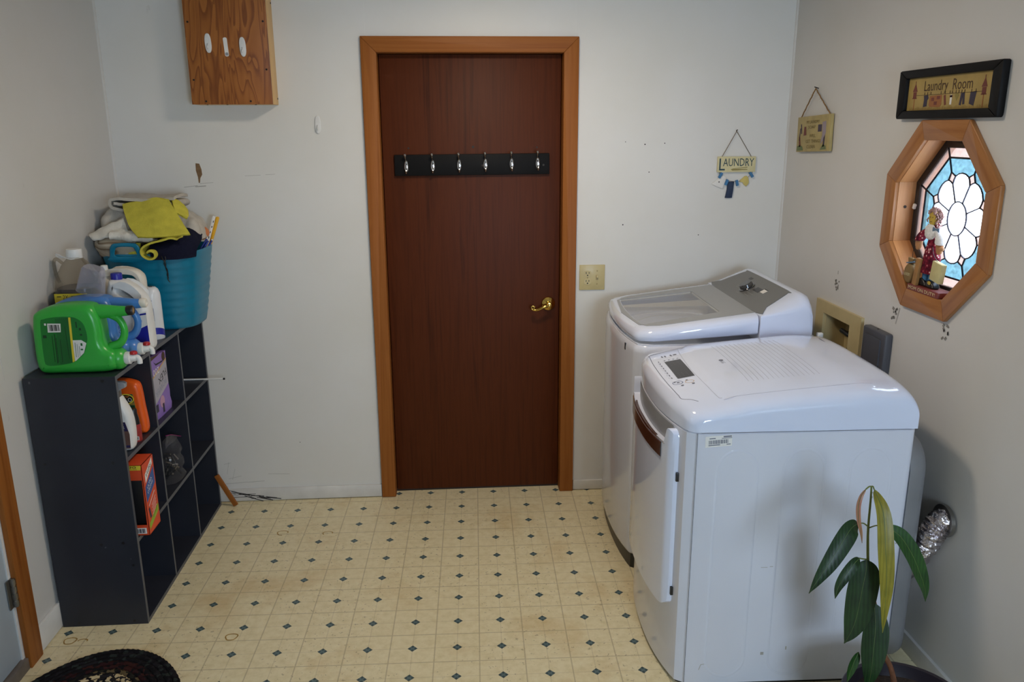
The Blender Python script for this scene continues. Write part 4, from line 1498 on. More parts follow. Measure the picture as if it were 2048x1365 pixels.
# grey console face, following the slope
ca = math.atan2(1.104 - 1.044, .590 - (LB + .02))
cp = Plane((0, LB + .02, 1.044), (1, 0, 0), (0, math.cos(ca), math.sin(ca)))
PANG = M('dark_grey_console_face', (108, 108, 106), .30, var=(4, .04))
face = [(-.283, -.016), (.283, -.016), (.276, .03), (.250, .110), (.238, .134), (.215, .144), (-.215, .144), (-.238, .134), (-.252, .110), (-.278, .03)]
plate('console_face', cp, [(p.x, p.y) for p in catmull(face, True, 3)], PANG, con, .0002, .0020)
kb = lathe('dial', [(.001, .0), (.034, .0), (.034, .004), (.028, .006), (.0265, .020), (.024, .022), (.001, .022)], M('dial_chrome', (120, 120, 122), .14, .9), con, 32)
kb.matrix_local = Matrix.Translation(cp.p(-.028, .062, .002)) @ Matrix.Rotation(ca, 4, 'X')
plate('console_display', cp, rect(.056, .078, .058, .026), M('dark_display', (50, 50, 54)), con, .0021, .0026)
plate('console_sticker', cp, rect(.106, .086, .036, .024), WHITEP, con, .0021, .0027)
plates('sticker_bar', cp, [rect(.106, .097, .036, .004)], BLACK, con, .0028, .0031)
plate('console_label', cp, rect(-.115, .112, .032, .014), M('dark_display', (50, 50, 54)), con, .0021, .0025)
plates('console_print', cp, [rect(-.10, .05, .04, .002), rect(-.095, .042, .03, .002), rect(.05, .03, .05, .002), rect(.055, .045, .07, .002), rect(-.03, .018, .03, .002)], M('pale_grey_print', (146, 146, 144), .5), con, .0021, .0024)
# closed lid corner hinge and cord hook at the back
box('rear_bracket', HWD - .025, HWD - .005, .674, .695, .950, .968, WHITE, wa, .004)

# ================================================================== SHELF UNIT AND WHAT STANDS ON IT
TOP = 0.930
SX0, SX1, SY0, SY1, PT = -1.116, -0.820, -0.985, -0.036, 0.014
su = thing('cube_shelf', 'dark slate nine-cube shelf unit against the left wall', 'shelf unit', (-0.97, -0.51, 0.0))
SO = Vector((-0.97, -0.51, 0.0))


def sbox(name, x0, x1, y0, y1, z0, z1, mat, parent, bev=0.0):
    return box(name, x0 - SO.x, x1 - SO.x, y0 - SO.y, y1 - SO.y, z0, z1, mat, parent, bev)


def panel(name, y0, y1, z0, z1):
    p = sbox(name, SX0, SX1 - .001, y0, y1, z0, z1, SLATE, su)
    sbox('edge_band', SX1 - .001, SX1, y0, y1, z0, z1, SLATE_E, p)
    return p


Z1, Z2 = 0.318, 0.622                                         # upper faces of the two shelves are at +PT
near = panel('side_panel', SY0, SY0 + PT, 0.0, TOP - PT)
panel('side_panel', SY1 - PT, SY1, 0.0, TOP - PT)
panel('top_panel', SY0, SY1, TOP - PT, TOP)
panel('bottom_panel', SY0 + PT, SY1 - PT, 0.0, PT)
panel('shelf_board', SY0 + PT, SY1 - PT, Z1, Z1 + PT)
panel('shelf_board', SY0 + PT, SY1 - PT, Z2, Z2 + PT)
for y in (-0.680, -0.362):
    for z0, z1 in ((PT, Z1), (Z1 + PT, Z2), (Z2 + PT, TOP - PT)):
        panel('divider', y, y + PT * .8, z0, z1)
sbox('back_panel', SX0 - .001, SX0 + .003, SY0 + PT, SY1 - PT, PT, TOP - PT, M('slate_backing', (42, 44, 54), .5), su)
pln = Plane((-SO.x, SY0 - SO.y, 0))
for x, z, r in ((-0.863, .915, .006), (-1.0875, .626, .0045), (-.865, .624, .0055), (-.943, .319, .006), (-.869, .322, .0055), (-.867, .014, .005), (-1.06, .014, .005), (-.905, .30, .003), (-.985, .318, .003), (-.845, .235, .004)):
    plates('cam_cap', pln, [disc(x, z, r, 10)], BLACKP, su, 0.0, .0008)
plates('scuff', pln, [rect(-.93, .308, .006, .004, .6), rect(-1.095, .915, .006, .008), rect(-.85, .26, .002, .004)], SLATE_E, su, .0001, .0004)

# ------------------------------------------------------------------ two detergent jugs lying on their sides
JG = [(-1.079, 1.120), (-1.066, 1.140), (-1.036, 1.154), (-0.990, 1.163), (-0.935, 1.165), (-0.892, 1.158), (-0.872, 1.125), (-0.866, 1.080), (-0.866, 1.035), (-0.852, 1.012), (-0.832, 0.996), (-0.826, 0.970), (-0.833, 0.944), (-0.860, 0.933),
      (-0.927, 0.931), (-1.000, 0.931), (-1.056, 0.931), (-1.078, 0.940), (-1.087, 0.970), (-1.086, 1.045)]
JL = [(-1.047, 1.111), (-1.036, 1.120), (-1.006, 1.126), (-0.953, 1.127), (-0.927, 1.117), (-0.911, 1.097), (-0.906, 1.060), (-0.910, 1.038), (-0.923, 1.004), (-0.951, 0.978), (-0.976, 0.968), (-1.026, 0.962), (-1.047, 0.965), (-1.053, 0.978), (-1.052, 1.041)]
c2 = lambda P, k=3: [(p.x, p.y) for p in catmull([(a, b, 0) for a, b in P], True, k)]


def jug(name, label, y, mat, lmat, cap_mat, green):
    o = thing(name, label, 'detergent', (-0.95, y, TOP), group=None)
    pl_ = Plane((0.95, 0, -TOP))
    inflate('jug_body', pl_, c2(JG), [], 0.095, 0.026, mat, o, 5, 60)
    lathe('pour_neck', [(.001, -.075), (.022, -.06), (.0255, -.03), (.0225, .0), (.0185, .035), (.0162, .062), (.0155, .068), (.001, .068)], mat, o, 24, (.098, 0, 1.1325 - TOP), 'x')
    hp = catmull([(.075, 0, 1.132 - TOP), (.108, 0, 1.122 - TOP), (.134, 0, 1.104 - TOP), (.1455, 0, 1.076 - TOP), (.143, 0, 1.048 - TOP), (.128, 0, 1.024 - TOP), (.098, 0, 1.010 - TOP)], False, 6)
    tube('jug_handle', hp, [.0165 - .005 * math.sin(PI * i / (len(hp) - 1)) for i in range(len(hp))], mat, o, 14)
    # bulge of the tap mouth
    lathe('tap_mouth', [(.024, -.05), (.036, -.04), (.0385, .0), (.036, .012), (.030, .020), (.026, .024), (.001, .024)], mat, o, 28, (.115, 0, .040), 'x')
    plf_ = Plane((0.95, -.0476, -TOP))
    lb = plate('jug_label', plf_, c2(JL), lmat, o, -.001, .0012)
    if green:
        plates('label_band', plf_, [[(-1.0, 1.122), (-.957, 1.124), (-.966, .972), (-1.004, .966)]], M('deep_green_print', (16, 100, 40), .4), lb, .0012, .0015)
        plates('yellow_stripe', plf_, [[(-.957, 1.125), (-.950, 1.125), (-.956, .976), (-.963, .972)]], YELP, lb, .0014, .0019)
        wl = plates('white_panel', plf_, [[(-.954, 1.048), (-.926, 1.048), (-.911, 1.037), (-.923, 1.004), (-.950, .979), (-.955, .976)]], WHITEP, lb, .0014, .0018)
        plates('panel_print', plf_, [rect(-.948, 1.015, .0015, .05, -.04), rect(-.942, 1.012, .001, .045, -.04), rect(-.936, 1.01, .001, .035, -.04), rect(-.927, 1.033, .006, .009), rect(-.928, 1.016, .008, .005)], M('deep_green_print', (16, 100, 40)), wl, .0018, .0021)
        bc = plates('barcode_panel', plf_, [[(-1.026, 1.106), (-.984, 1.105), (-.987, 1.076), (-1.028, 1.076)], rect(-1.033, 1.103, .006, .007)], WHITEP, lb, .0014, .0018)
        plates('barcode', plf_, [rect(-1.021 + .0042 * k, 1.091, .0014 + .0012 * (k % 3), .021, .02) for k in range(8)], BLACK, bc, .0018, .0021)
        plates('label_print', plf_, [rect(-1.018 + .012 * k, 1.02 - .004 * k, .0016, .09 - .006 * k, -.03) for k in range(3)] + [rect(-1.010, 1.02, .003, .10, -.03), rect(-.935, 1.10, .004, .02), rect(-.925, 1.085, .006, .008), rect(-.924, 1.066, .007, .006), rect(-1.04, 1.062, .011, .010), rect(-.972, 1.04, .0012, .11)], M('black_green_print', (10, 58, 26), .5), lb, .0014, .0018)
    else:
        text('lettering', 'FREE', plf_, -.838, 1.06, .026, .012, NAVYP, lb, .0016)
        text('lettering', 'CLEAR', plf_, -.838, 1.044, .028, .010, NAVYP, lb, .0016)
    lathe('pour_cap', [(.001, -.004), (.0155, -.004), (.0165, .0), (.0165, .014), (.014, .018), (.009, .018), (.008, .014), (.001, .014)], cap_mat, o, 24, (.166, 0, 1.1345 - TOP), 'x')
    if green:
        lathe('cap_centre', [(.001, .013), (.0085, .0155), (.0085, .017), (.001, .018)], M('gold_spout', (150, 116, 60), .4), o, 16, (.166, 0, 1.1345 - TOP), 'x')
    tp = lathe('tap', [(.001, 0), (.021, 0), (.022, .004), (.021, .016), (.015, .018), (.013, .030), (.010, .036), (.001, .037)], WHITE, o, 20, (.139, 0, .040), 'x')
    tube('tap_spout', catmull([(.160, 0, .044), (.176, 0, .042), (.183, 0, .032), (.183, 0, .020)], False, 4), [.009] * 13, WHITE, tp, 10)
    lathe('tap_button', [(.001, .010), (.012, .011), (.0125, .016), (.010, .021), (.001, .023)], RED, tp, 16, (.166, 0, .042))
    return o


jug('detergent_jug', 'green detergent jug lying on its side on the shelf unit', -0.902, GREEN, GREENL, BLACKP, True)
jug('detergent_jug', 'blue detergent jug lying behind the green one', -0.782, BLUE, M('pale_blue_label', (150, 178, 220), .4), CREAMB, False)

# ------------------------------------------------------------------ white bleach bottle with blue cap
bl = thing('bleach_bottle', 'white bleach bottle with blue cap and blue label', 'bottle', (-0.88, -0.640, TOP))
pb = Plane((0.88, 0, -TOP))
BO = [(-.932, 1.195), (-.898, 1.194), (-.872, 1.184), (-.842, 1.163), (-.819, 1.133), (-.809, 1.098), (-.807, 1.06), (-.806, .975), (-.808, .942), (-.824, .931), (-.88, .931), (-.925, .931), (-.940, .945), (-.946, 1.00), (-.955, 1.08), (-.953, 1.13), (-.942, 1.175)]
inflate('bottle_body', pb, c2(BO), [c2([(-.900, 1.164), (-.880, 1.164), (-.862, 1.151), (-.845, 1.130), (-.850, 1.124), (-.872, 1.136), (-.893, 1.150)], 2)], .078, .026, WHITE, bl, 5, 60)
lathe('cap', [(.001, 0), (.0195, 0), (.0195, .020), (.018, .023), (.001, .023)], NAVYP, bl, 24, (-.035, 0, 1.194 - TOP))
plb_ = Plane((0.88, -.039, -TOP))
lb = plate('bottle_label', plb_, [(-.862, 1.072), (-.812, 1.080), (-.811, .962), (-.870, .962)], WHITEP, bl, -.006, .0006)
plates('blue_band', plb_, [[(-.862, 1.068), (-.812, 1.076), (-.812, 1.070), (-.862, 1.062)], [(-.872, .985), (-.845, 1.015), (-.812, 1.030), (-.811, .964), (-.85, .962)]], NAVYP, lb, .0006, .001)
plates('label_mark', plb_, [disc(-.836, 1.046, .007, 14), rect(-.854, 1.051, .003, .004)], M('pale_blue_label', (150, 178, 220)), lb, .0007, .001)

# ------------------------------------------------------------------ cream handled jug behind it
cj = thing('cream_jug', 'cream plastic jug with arched handle in front of the basket', 'bottle', (-0.93, -0.545, TOP))
pc = Plane((0.93, 0, -TOP))
CO = [(-1.004, 1.214), (-.984, 1.214), (-.935, 1.221), (-.886, 1.217), (-.862, 1.203), (-.851, 1.180), (-.851, 1.12), (-.853, .945), (-.866, .931), (-.94, .931), (-1.008, .931), (-1.024, .945), (-1.026, 1.12), (-1.014, 1.19)]
inflate('jug_body', pc, c2(CO), [c2([(-.972, 1.196), (-.940, 1.203), (-.904, 1.198), (-.885, 1.187), (-.879, 1.163), (-.886, 1.125), (-.935, 1.135), (-.966, 1.170)], 2)], .058, .020, CREAMB, cj, 4, 60)
lathe('cap', [(.001, 0), (.0125, 0), (.0125, .016), (.011, .018), (.001, .018)], WHITE, cj, 20, (-.064, 0, 1.213 - TOP))

# ------------------------------------------------------------------ spray can
ac = thing('spray_can', 'white spray can with domed top beside the teal basket', 'spray can', (-0.862, -0.474, TOP))
lathe('can_body', [(.001, 0), (.031, 0), (.0325, .003), (.0325, .165), (.031, .180), (.026, .194), (.018, .202), (.0125, .204), (.0125, .200), (.001, .198)], M('white_can', (218, 220, 224), .3), ac, 28)
lathe('valve_stem', [(.001, .198), (.006, .198), (.006, .206), (.001, .207)], STEEL, ac, 12)
V, F = vloft([[Vector((.0328 * math.cos(a), .0328 * math.sin(a), z0 + .018 * max(0, math.cos(a + 1.2)))) for a in [R(-100 + 130 * k / 12) for k in range(13)]] for z0 in (.004, .030)], False, False)
mesh('blue_flash', V, [f for f in F if abs(f[0] - f[1]) < 5], NAVYP, ac, smooth=60)
plates('can_print', Plane((0, -.033, 0)), [rect(.012, .10, .004, .05), rect(.006, .155, .01, .003)], M('grey_can_print', (150, 156, 176), .5), ac)

# ------------------------------------------------------------------ clear jug of brown detergent, and the cup
kj = thing('clear_detergent_jug', 'clear jug half full of brown liquid in the corner', 'bottle', (-1.040, -0.665, TOP))
PRF = [(.060, .0), (.068, .006), (.0695, .02), (.0695, .22), (.068, .245), (.062, .285), (.045, .325), (.028, .345), (.0235, .352), (.0235, .362)]
loft('jug_body', [sup(0, 0, r, r * .98, z, 3.4 if z < .30 else 2.2, 32) for r, z in PRF], CLEARJ, kj, 50, cap1=False)
loft('liquid', [sup(0, 0, r - .003, r * .98 - .003, z, 3.4, 32) for r, z in ((.059, .004), (.0665, .010), (.0675, .02), (.0675, .22), (.0660, .245))], LIQ, kj, 50)
lathe('cap', [(.001, .352), (.0255, .352), (.0265, .356), (.0265, .375), (.025, .380), (.001, .380)], WHITE, kj, 24)
plj = Plane((0, -.0690, 0))
lb = plate('jug_label', plj, [(-.056, .19), (.056, .19), (.056, .232), (-.056, .232)], YELP, kj, 0, .0008)
text('lettering', '2X', plj, -.018, .220, .018, .015, LIQ, lb, .0012)
plates('label_line', plj, [rect(.024, .222, .045, .004), rect(-.04, .222, .014, .003), rect(.02, .208, .06, .003)], LIQ, lb, .0009, .0012)
tube('tie_band', catmull([(.026, 0, .350), (0, -.027, .348), (-.030, -.012, .352), (-.050, -.004, .360), (-.063, .0, .362), (-.058, .005, .352), (-.028, .014, .348), (0, .027, .346)], True, 5), .0022, WHITE, kj, 6, closed=True)
tube('jug_handle', catmull([(-.045, 0, .330), (-.064, 0, .345), (-.074, 0, .33), (-.072, 0, .29), (-.064, 0, .26)], False, 5), .006, CLEARJ, kj, 8)
tube('tilted_straw', [(.030, -.01, .345), (.085, -.05, .285)], .004, CLEARJ, kj, 8)
cu_ = thing('measuring_cup', 'smoky clear measuring cup upturned on the blue jug', 'cup', (-0.945, -0.785, 1.166))
rings = [sup(0, 0, r, r * .9, z, 3.0, 28) for r, z in ((.0435, 0.0), (.0425, .008), (.040, .035), (.037, .065), (.034, .084), (.030, .090))]
inner = [sup(0, 0, r - .002, r * .9 - .002, z, 3.0, 28) for r, z in ((.030, .0885), (.034, .082), (.040, .035), (.0435, .0))]
loft('cup_body', rings + inner, CUPP, cu_, 50, cap0=False, cap1=False)
V, F = vloft([sup(0, 0, .030, .027, .090, 3.0, 28)], True, False)
mesh('cup_base', [v + Vector((0, 0, dz)) for dz in (0, -.002) for v in V], [list(range(28)), list(range(28, 56))[::-1]], CUPP, cu_)
cu_.rotation_euler = (R(4), R(17), R(-8))
cu_.location = (-0.948, -0.785, 1.178)

# ------------------------------------------------------------------ teal tub with laundry
BC = (-0.910, -0.205)
tb = thing('laundry_tub', 'teal flexible plastic tub piled with cloths on the shelf unit', 'basket', (BC[0], BC[1], TOP))
rings, innr = [], []
N_ = 30
for k in range(N_ + 1):
    q = k / N_
    z = 0.002 + .313 * q
    a = .150 + .047 * q ** .9
    b = .140 + .052 * q ** .9
    w = .0016 * math.sin(k * PI / 1.5) if 3 < k < 28 else 0
    rings.append(sup(0, 0, a + w, b + w, z, 3.0, 48))
    innr.append(sup(0, 0, a - .005, b - .005, z + .002, 3.0, 48))
foot = [sup(0, 0, .130, .120, 0.0, 3.0, 48), sup(0, 0, .146, .136, .0005, 3.0, 48)]
loft('tub_wall', foot + rings + [sup(0, 0, .1955, .1905, .318, 3.0, 48)] + innr[::-1], TEAL, tb, 60)
for s in (-1, 1):
    ph_ = Plane((-.057 if s < 0 else 0.0, s * .1935, .300), (1, 0, 0), (0, s * .12, 1))
    inflate('tub_handle', ph_, c2([(-.072, .0), (-.062, .012), (-.056, .045), (-.046, .060), (-.030, .064), (.0, .065), (.030, .064), (.046, .060), (.056, .045), (.062, .012), (.072, .0), (.05, -.012), (0, -.014), (-.05, -.012)], 3), [c2([(-.040, .014), (-.037, .038), (-.028, .048), (0, .050), (.028, .048), (.037, .038), (.040, .014), (.0, .011)], 3)], .008, .0035, TEAL, tb, 2, 50)
cd = [(-.082 + BC[0] * 0 + .0, -.2, .3)]
tube('draw_cord', catmull([(.072, -.190, .318), (.080, -.197, .300), (.090, -.199, .285), (.088, -.194, .262), (.092, -.190, .240), (.089, -.188, .218), (.095, -.187, .205)], False, 5), .0022, BLACK, tb, 6)
tube('draw_cord', catmull([(.086, -.190, .318), (.092, -.198, .298), (.084, -.199, .280), (.093, -.194, .255), (.088, -.190, .235), (.092, -.188, .222)], False, 5), .0018, BLACK, tb, 6)

G_ = 'cloths piled in the teal tub'
STRIPE = NT('striped_brown_cloth')
_w = STRIPE.math('FRACT', STRIPE.math('MULTIPLY', STRIPE.noise(STRIPE.coord(scale=(3, 3, 9)), 1.0, 1.0), 14.0))
STRIPE.base(STRIPE.ramp(_w, [(.3, lin((172, 160, 140))), (.5, lin((112, 92, 72))), (.8, lin((188, 178, 160)))]), .95, 0, .1)


def dome(cx, cy, z0, a, b, h, amp, seed, skew=(0, 0)):
    rows = []
    for i in range(7):
        u = -1 + 2 * i / 6
        row = []
        for j in range(7):
            v = -1 + 2 * j / 6
            r = min(1, max(abs(u), abs(v)) ** 2.4)
            row.append((cx + a * u * (1 - .12 * v * v) + skew[0] * h * (1 - r), cy + b * v * (1 - .12 * u * u) + skew[1] * h * (1 - r), z0 + h * (1 - r)))
        rows.append(row)
    return rows


def cloth(name, label, rows, mat, **kw):
    o = patch(name, rows, mat, None, **kw)
    tag(o, label, 'cloth', G_)
    c = Vector((0, 0, 0))
    return o


cloth('striped_cloth', 'brown and grey striped cloth at the bottom of the pile', dome(-0.935, -0.215, 1.175, .165, .150, .125, 0, 1), STRIPE.m, amp=.008, fs=22, thick=.006, seed=2)
# big grey towel folded over itself on top
prof = [(-1.035, 1.442), (-.975, 1.436), (-.90, 1.434), (-.82, 1.440), (-.797, 1.436), (-.800, 1.416), (-.86, 1.405), (-.95, 1.402), (-1.035, 1.410), (-1.056, 1.430), (-1.045, 1.457), (-.97, 1.459), (-.90, 1.455), (-.83, 1.459), (-.802, 1.462)]
cloth('grey_towel', 'thick grey towel folded flat on top of the pile', [[(x + .004 * math.sin(i), y, z + .004 * math.sin(i * 1.7 + x * 9)) for x, z in prof] for i, y in enumerate((-.285, -.23, -.17, -.11))], GCLOTH, amp=.004, fs=26, thick=.011, seed=4)
cloth('grey_towel', 'grey towel bulging at the left of the pile', dome(-1.015, -.19, 1.285, .098, .125, .125, 0, 5, (-.15, -.1)), GCLOTH, amp=.010, fs=18, thick=.008, seed=9)
cloth('grey_towel', 'grey towel end showing right of the yellow cloth', dome(-.815, -.17, 1.28, .085, .095, .105, 0, 5, (.1, 0)), GCLOTH, amp=.008, fs=22, thick=.008, seed=14)
cloth('white_towel', 'off-white towel with a pointed corner at the left', [[(-1.115, -.345, 1.318), (-1.055, -.33, 1.345), (-.985, -.32, 1.375)], [(-1.100, -.375, 1.308), (-1.045, -.365, 1.328), (-.965, -.36, 1.345)], [(-1.085, -.385, 1.300), (-1.03, -.385, 1.312), (-.95, -.385, 1.320)]], WCLOTH, amp=.010, fs=24, thick=.008, seed=3)
cloth('striped_cloth', 'striped grey cloth under the white towel by the handle', [[(-1.095, -.33, 1.300), (-1.05, -.37, 1.305), (-.98, -.375, 1.312), (-.93, -.37, 1.315)], [(-1.098, -.345, 1.278), (-1.05, -.385, 1.282), (-.98, -.39, 1.290), (-.93, -.385, 1.295)], [(-1.085, -.33, 1.235), (-1.04, -.375, 1.240), (-.98, -.38, 1.240), (-.93, -.375, 1.245)]], STRIPE.m, amp=.006, fs=30, thick=.006, seed=8)
fold = [(-.350, 1.310), (-.385, 1.312), (-.396, 1.320), (-.386, 1.330), (-.35, 1.330), (-.32, 1.328)]
cloth('white_cloth', 'white folded cloth resting over the near tub handle', [[(x, y + .004 * math.sin(i * 2), z - .006 * i * .45) for y, z in fold] for i, x in enumerate((-1.022, -.985, -.945, -.90, -.86))], WCLOTH, amp=.005, fs=34, thick=.009, seed=6)
cloth('yellow_cloth', 'yellow microfibre cloth spread over the front of the pile', [
    [(-1.000, -.285, 1.428), (-.93, -.275, 1.441), (-.865, -.275, 1.450), (-.818, -.285, 1.446)],
    [(-.975, -.335, 1.388), (-.90, -.325, 1.405), (-.84, -.325, 1.410), (-.785, -.325, 1.400)],
    [(-.943, -.385, 1.348), (-.87, -.380, 1.362), (-.81, -.380, 1.364), (-.745, -.372, 1.355)],
    [(-.905, -.422, 1.315), (-.84, -.422, 1.314), (-.77, -.418, 1.317), (-.712, -.408, 1.322)]], YCLOTH, amp=.0045, fs=20, thick=.008, seed=1)
cloth('yellow_cloth', 'small yellow fold peeping out at the right of the spread cloth', [[(-.822, -.262, 1.448), (-.79, -.255, 1.432), (-.765, -.26, 1.400)], [(-.805, -.30, 1.428), (-.778, -.29, 1.412), (-.752, -.29, 1.385)], [(-.79, -.33, 1.400), (-.768, -.32, 1.385), (-.748, -.32, 1.372)]], YCLOTH, amp=.004, fs=30, thick=.008, seed=2)
roll = [(-.762, 1.306), (-.782, 1.309), (-.83, 1.298), (-.872, 1.286), (-.893, 1.270), (-.893, 1.250), (-.876, 1.237), (-.856, 1.241), (-.853, 1.255), (-.866, 1.260), (-.876, 1.254)]
cloth('yellow_cloth', 'yellow cloth rolled up at the tub rim', [[(x, y, z) for x, z in roll] for y in (-.428, -.405, -.375, -.345)], YCLOTH, amp=.003, fs=30, thick=.007, seed=11)
cloth('yellow_cloth', 'yellow cloth seen through the near tub handle', [[(-1.00, -.355, 1.285), (-.96, -.362, 1.287), (-.92, -.360, 1.285)], [(-1.00, -.372, 1.262), (-.96, -.377, 1.265), (-.92, -.375, 1.262)], [(-1.00, -.376, 1.240), (-.96, -.380, 1.238), (-.92, -.378, 1.236)]], YCLOTH, amp=.004, fs=40, thick=.005, seed=13)
cloth('navy_garment', 'dark navy garment heaped at the right of the tub', [
    [(-.885, -.31, 1.30), (-.82, -.28, 1.318), (-.765, -.25, 1.325), (-.735, -.20, 1.295)],
    [(-.882, -.36, 1.285), (-.81, -.35, 1.300), (-.755, -.33, 1.305), (-.722, -.27, 1.275)],
    [(-.878, -.393, 1.255), (-.81, -.393, 1.272), (-.760, -.372, 1.275), (-.725, -.315, 1.255)],
    [(-.875, -.393, 1.225), (-.81, -.392, 1.225), (-.762, -.370, 1.225), (-.732, -.315, 1.225)]], NCLOTH, amp=.005, fs=22, thick=.006, seed=7)
ob = loft('orange_ball', [sup(-.756, -.140, .036 * math.cos(a) + 1e-4, .030 * math.cos(a) + 1e-4, 1.298 + .030 * math.sin(a), 2.0, 24) for a in [R(-88 + 176 * k / 14) for k in range(15)]], M('terracotta_foam', (196, 120, 74), .8, var=(40, .1), bump=(120, .5, .001)), None, 70)
tag(ob, 'terracotta foam ball tucked behind the navy garment', 'ball')
ps = thing('plastic_strip', 'white and yellow packaged strip standing up in the tub', 'package', (-0.738, -0.120, 1.228))
pp = Plane((0, 0, 0))
inflate('white_half', pp, [(-.010, .0), (.000, .0), (.046, .134), (.036, .138), (.030, .130)], [], .008, .002, WHITEP, ps, 2)
inflate('yellow_half', pp, [(.001, .0), (.012, .0), (.060, .128), (.058, .134), (.047, .134)], [], .010, .003, M('amber_yellow', (226, 170, 30), .45), ps, 2)
plates('strip_print', Plane((0, -.004, 0)), [rect(.010 + .0085 * k, .048 + .022 * k, .003, .008, -.3) for k in range(4)], BLACK, ps)
bcm = M('cobalt_plastic', (30, 52, 140), .35)
for i, (p0, p1, tip) in enumerate((((-.752, -.20, 1.226), (-.722, -.175, 1.276), 1), ((-.738, -.21, 1.224), (-.714, -.185, 1.270), 1), ((-.728, -.175, 1.228), (-.706, -.162, 1.268), 1))):
    pn = thing('blue_pen', 'cobalt blue pen %s' % ('leaning lowest at the tub rim', 'in the middle of the three by the strip', 'closest to the yellow strip in the tub')[i], 'pen', p0, group='blue pens in the tub')
    d = Vector(p1) - Vector(p0)
    tube('barrel', [(0, 0, 0), d], .004, bcm, pn, 8)
    tube('white_tip', [d, d * 1.12], .0035, WHITE, pn, 8)

# ------------------------------------------------------------------ things in the cubes
# spray bottle with a label
wb = thing('cleaner_bottle', 'white spray bottle with dark label in the top near cube', 'bottle', (-0.86, -0.892, Z2 + PT))
pw = Plane((.86, 0, -Z2 - PT))
WBO = [(-.852, .830), (-.846, .828), (-.832, .800), (-.821, .770), (-.816, .735), (-.816, .690), (-.820, .652), (-.834, .637), (-.88, .637), (-.930, .637), (-.936, .660), (-.934, .76), (-.905, .81), (-.870, .832)]
inflate('bottle_body', pw, c2(WBO), [], .052, .018, WHITE, wb, 4, 60)
box('trigger_neck', -.012 + .005, .012, -.011, .011, .192, .222, STEEL, wb, .004)
inflate('trigger_head', pw, [(-.880, .852), (-.880, .886), (-.835, .884), (-.826, .878), (-.828, .864), (-.846, .856), (-.852, .848)], [], .022, .004, GREYP, wb, 3)
lbw = plate('bottle_label', Plane((.86, -.0262, -Z2 - PT)), [(-.905, .745), (-.836, .745), (-.826, .70), (-.828, .648), (-.905, .648)], M('brown_label', (112, 82, 72), .5, var=(30, .25)), wb, -.001, .0008)
plates('label_band', Plane((.86, -.0262, -Z2 - PT)), [[(-.905, .745), (-.836, .745), (-.829, .712), (-.905, .712)], rect(-.866, .656, .075, .008)], M('violet_band', (44, 38, 84), .5), lbw, .0008, .0012)
text('lettering', 'a', Plane((.86, -.0262, -Z2 - PT)), -.845, .728, .011, .013, WHITEP, lbw, .0016)
# orange bottle
og = thing('orange_cleaner_bottle', 'orange flask of wood polish at the back of the top cube', 'bottle', (-0.89, -0.728, Z2 + PT))
po = Plane((.89, 0, -Z2 - PT))
inflate('bottle_body', po, c2([(-.940, .842), (-.905, .846), (-.862, .836), (-.846, .822), (-.841, .79), (-.838, .74), (-.833, .68), (-.835, .645), (-.850, .637), (-.92, .637), (-.965, .640), (-.972, .68), (-.968, .78), (-.960, .83)], 3), [], .048, .016, ORANGE, og, 4, 60)
pof = Plane((.89, -.0242, -Z2 - PT))
lo_ = plate('bottle_label', pof, [(-.950, .797), (-.866, .792), (-.858, .70), (-.856, .652), (-.952, .652)], M('green_gold_label', (150, 124, 56), .5, var=(22, .3)), og, -.001, .0008)
plates('label_top', pof, [[(-.950, .797), (-.868, .792), (-.866, .760), (-.950, .762)], rect(-.886, .745, .045, .010)], M('bottle_green_print', (30, 84, 58), .5), lo_, .0008, .0011)
plates('label_oval', pof, [disc(-.893, .774, .030, 20, .020)], YELP, lo_, .0011, .0014)
plates('oval_core', pof, [disc(-.893, .774, .026, 20, .016)], BLACK, lo_, .0014, .0016)
text('lettering', 'Orange', pof, -.896, .783, .034, .009, M('orange_print', (226, 140, 60), .5), lo_, .0018, rot=.08)
text('lettering', 'GLO', pof, -.890, .770, .038, .015, WHITEP, lo_, .0018, rot=.06)
# small dark bottle with red label
sm = thing('polish_bottle', 'small black-capped bottle with red label between two cleaners', 'bottle', (-0.848, -0.812, Z2 + PT))
lathe('bottle_body', [(.001, 0), (.019, 0), (.020, .004), (.020, .055), (.017, .066), (.001, .066)], M('red_label', (150, 44, 42), .45, var=(40, .2)), sm, 22)
lathe('cap', [(.001, .064), (.018, .064), (.016, .085), (.0125, .104), (.0125, .118), (.010, .122), (.001, .122)], BLACKP, sm, 20)
plates('barcode_panel', Plane((.002, -.0203, 0)), [rect(.008, .016, .016, .014)], WHITEP, sm)
plates('barcode', Plane((.002, -.0209, 0)), [rect(.003 + .0024 * k, .016, .0012, .009) for k in range(5)], BLACK, sm)
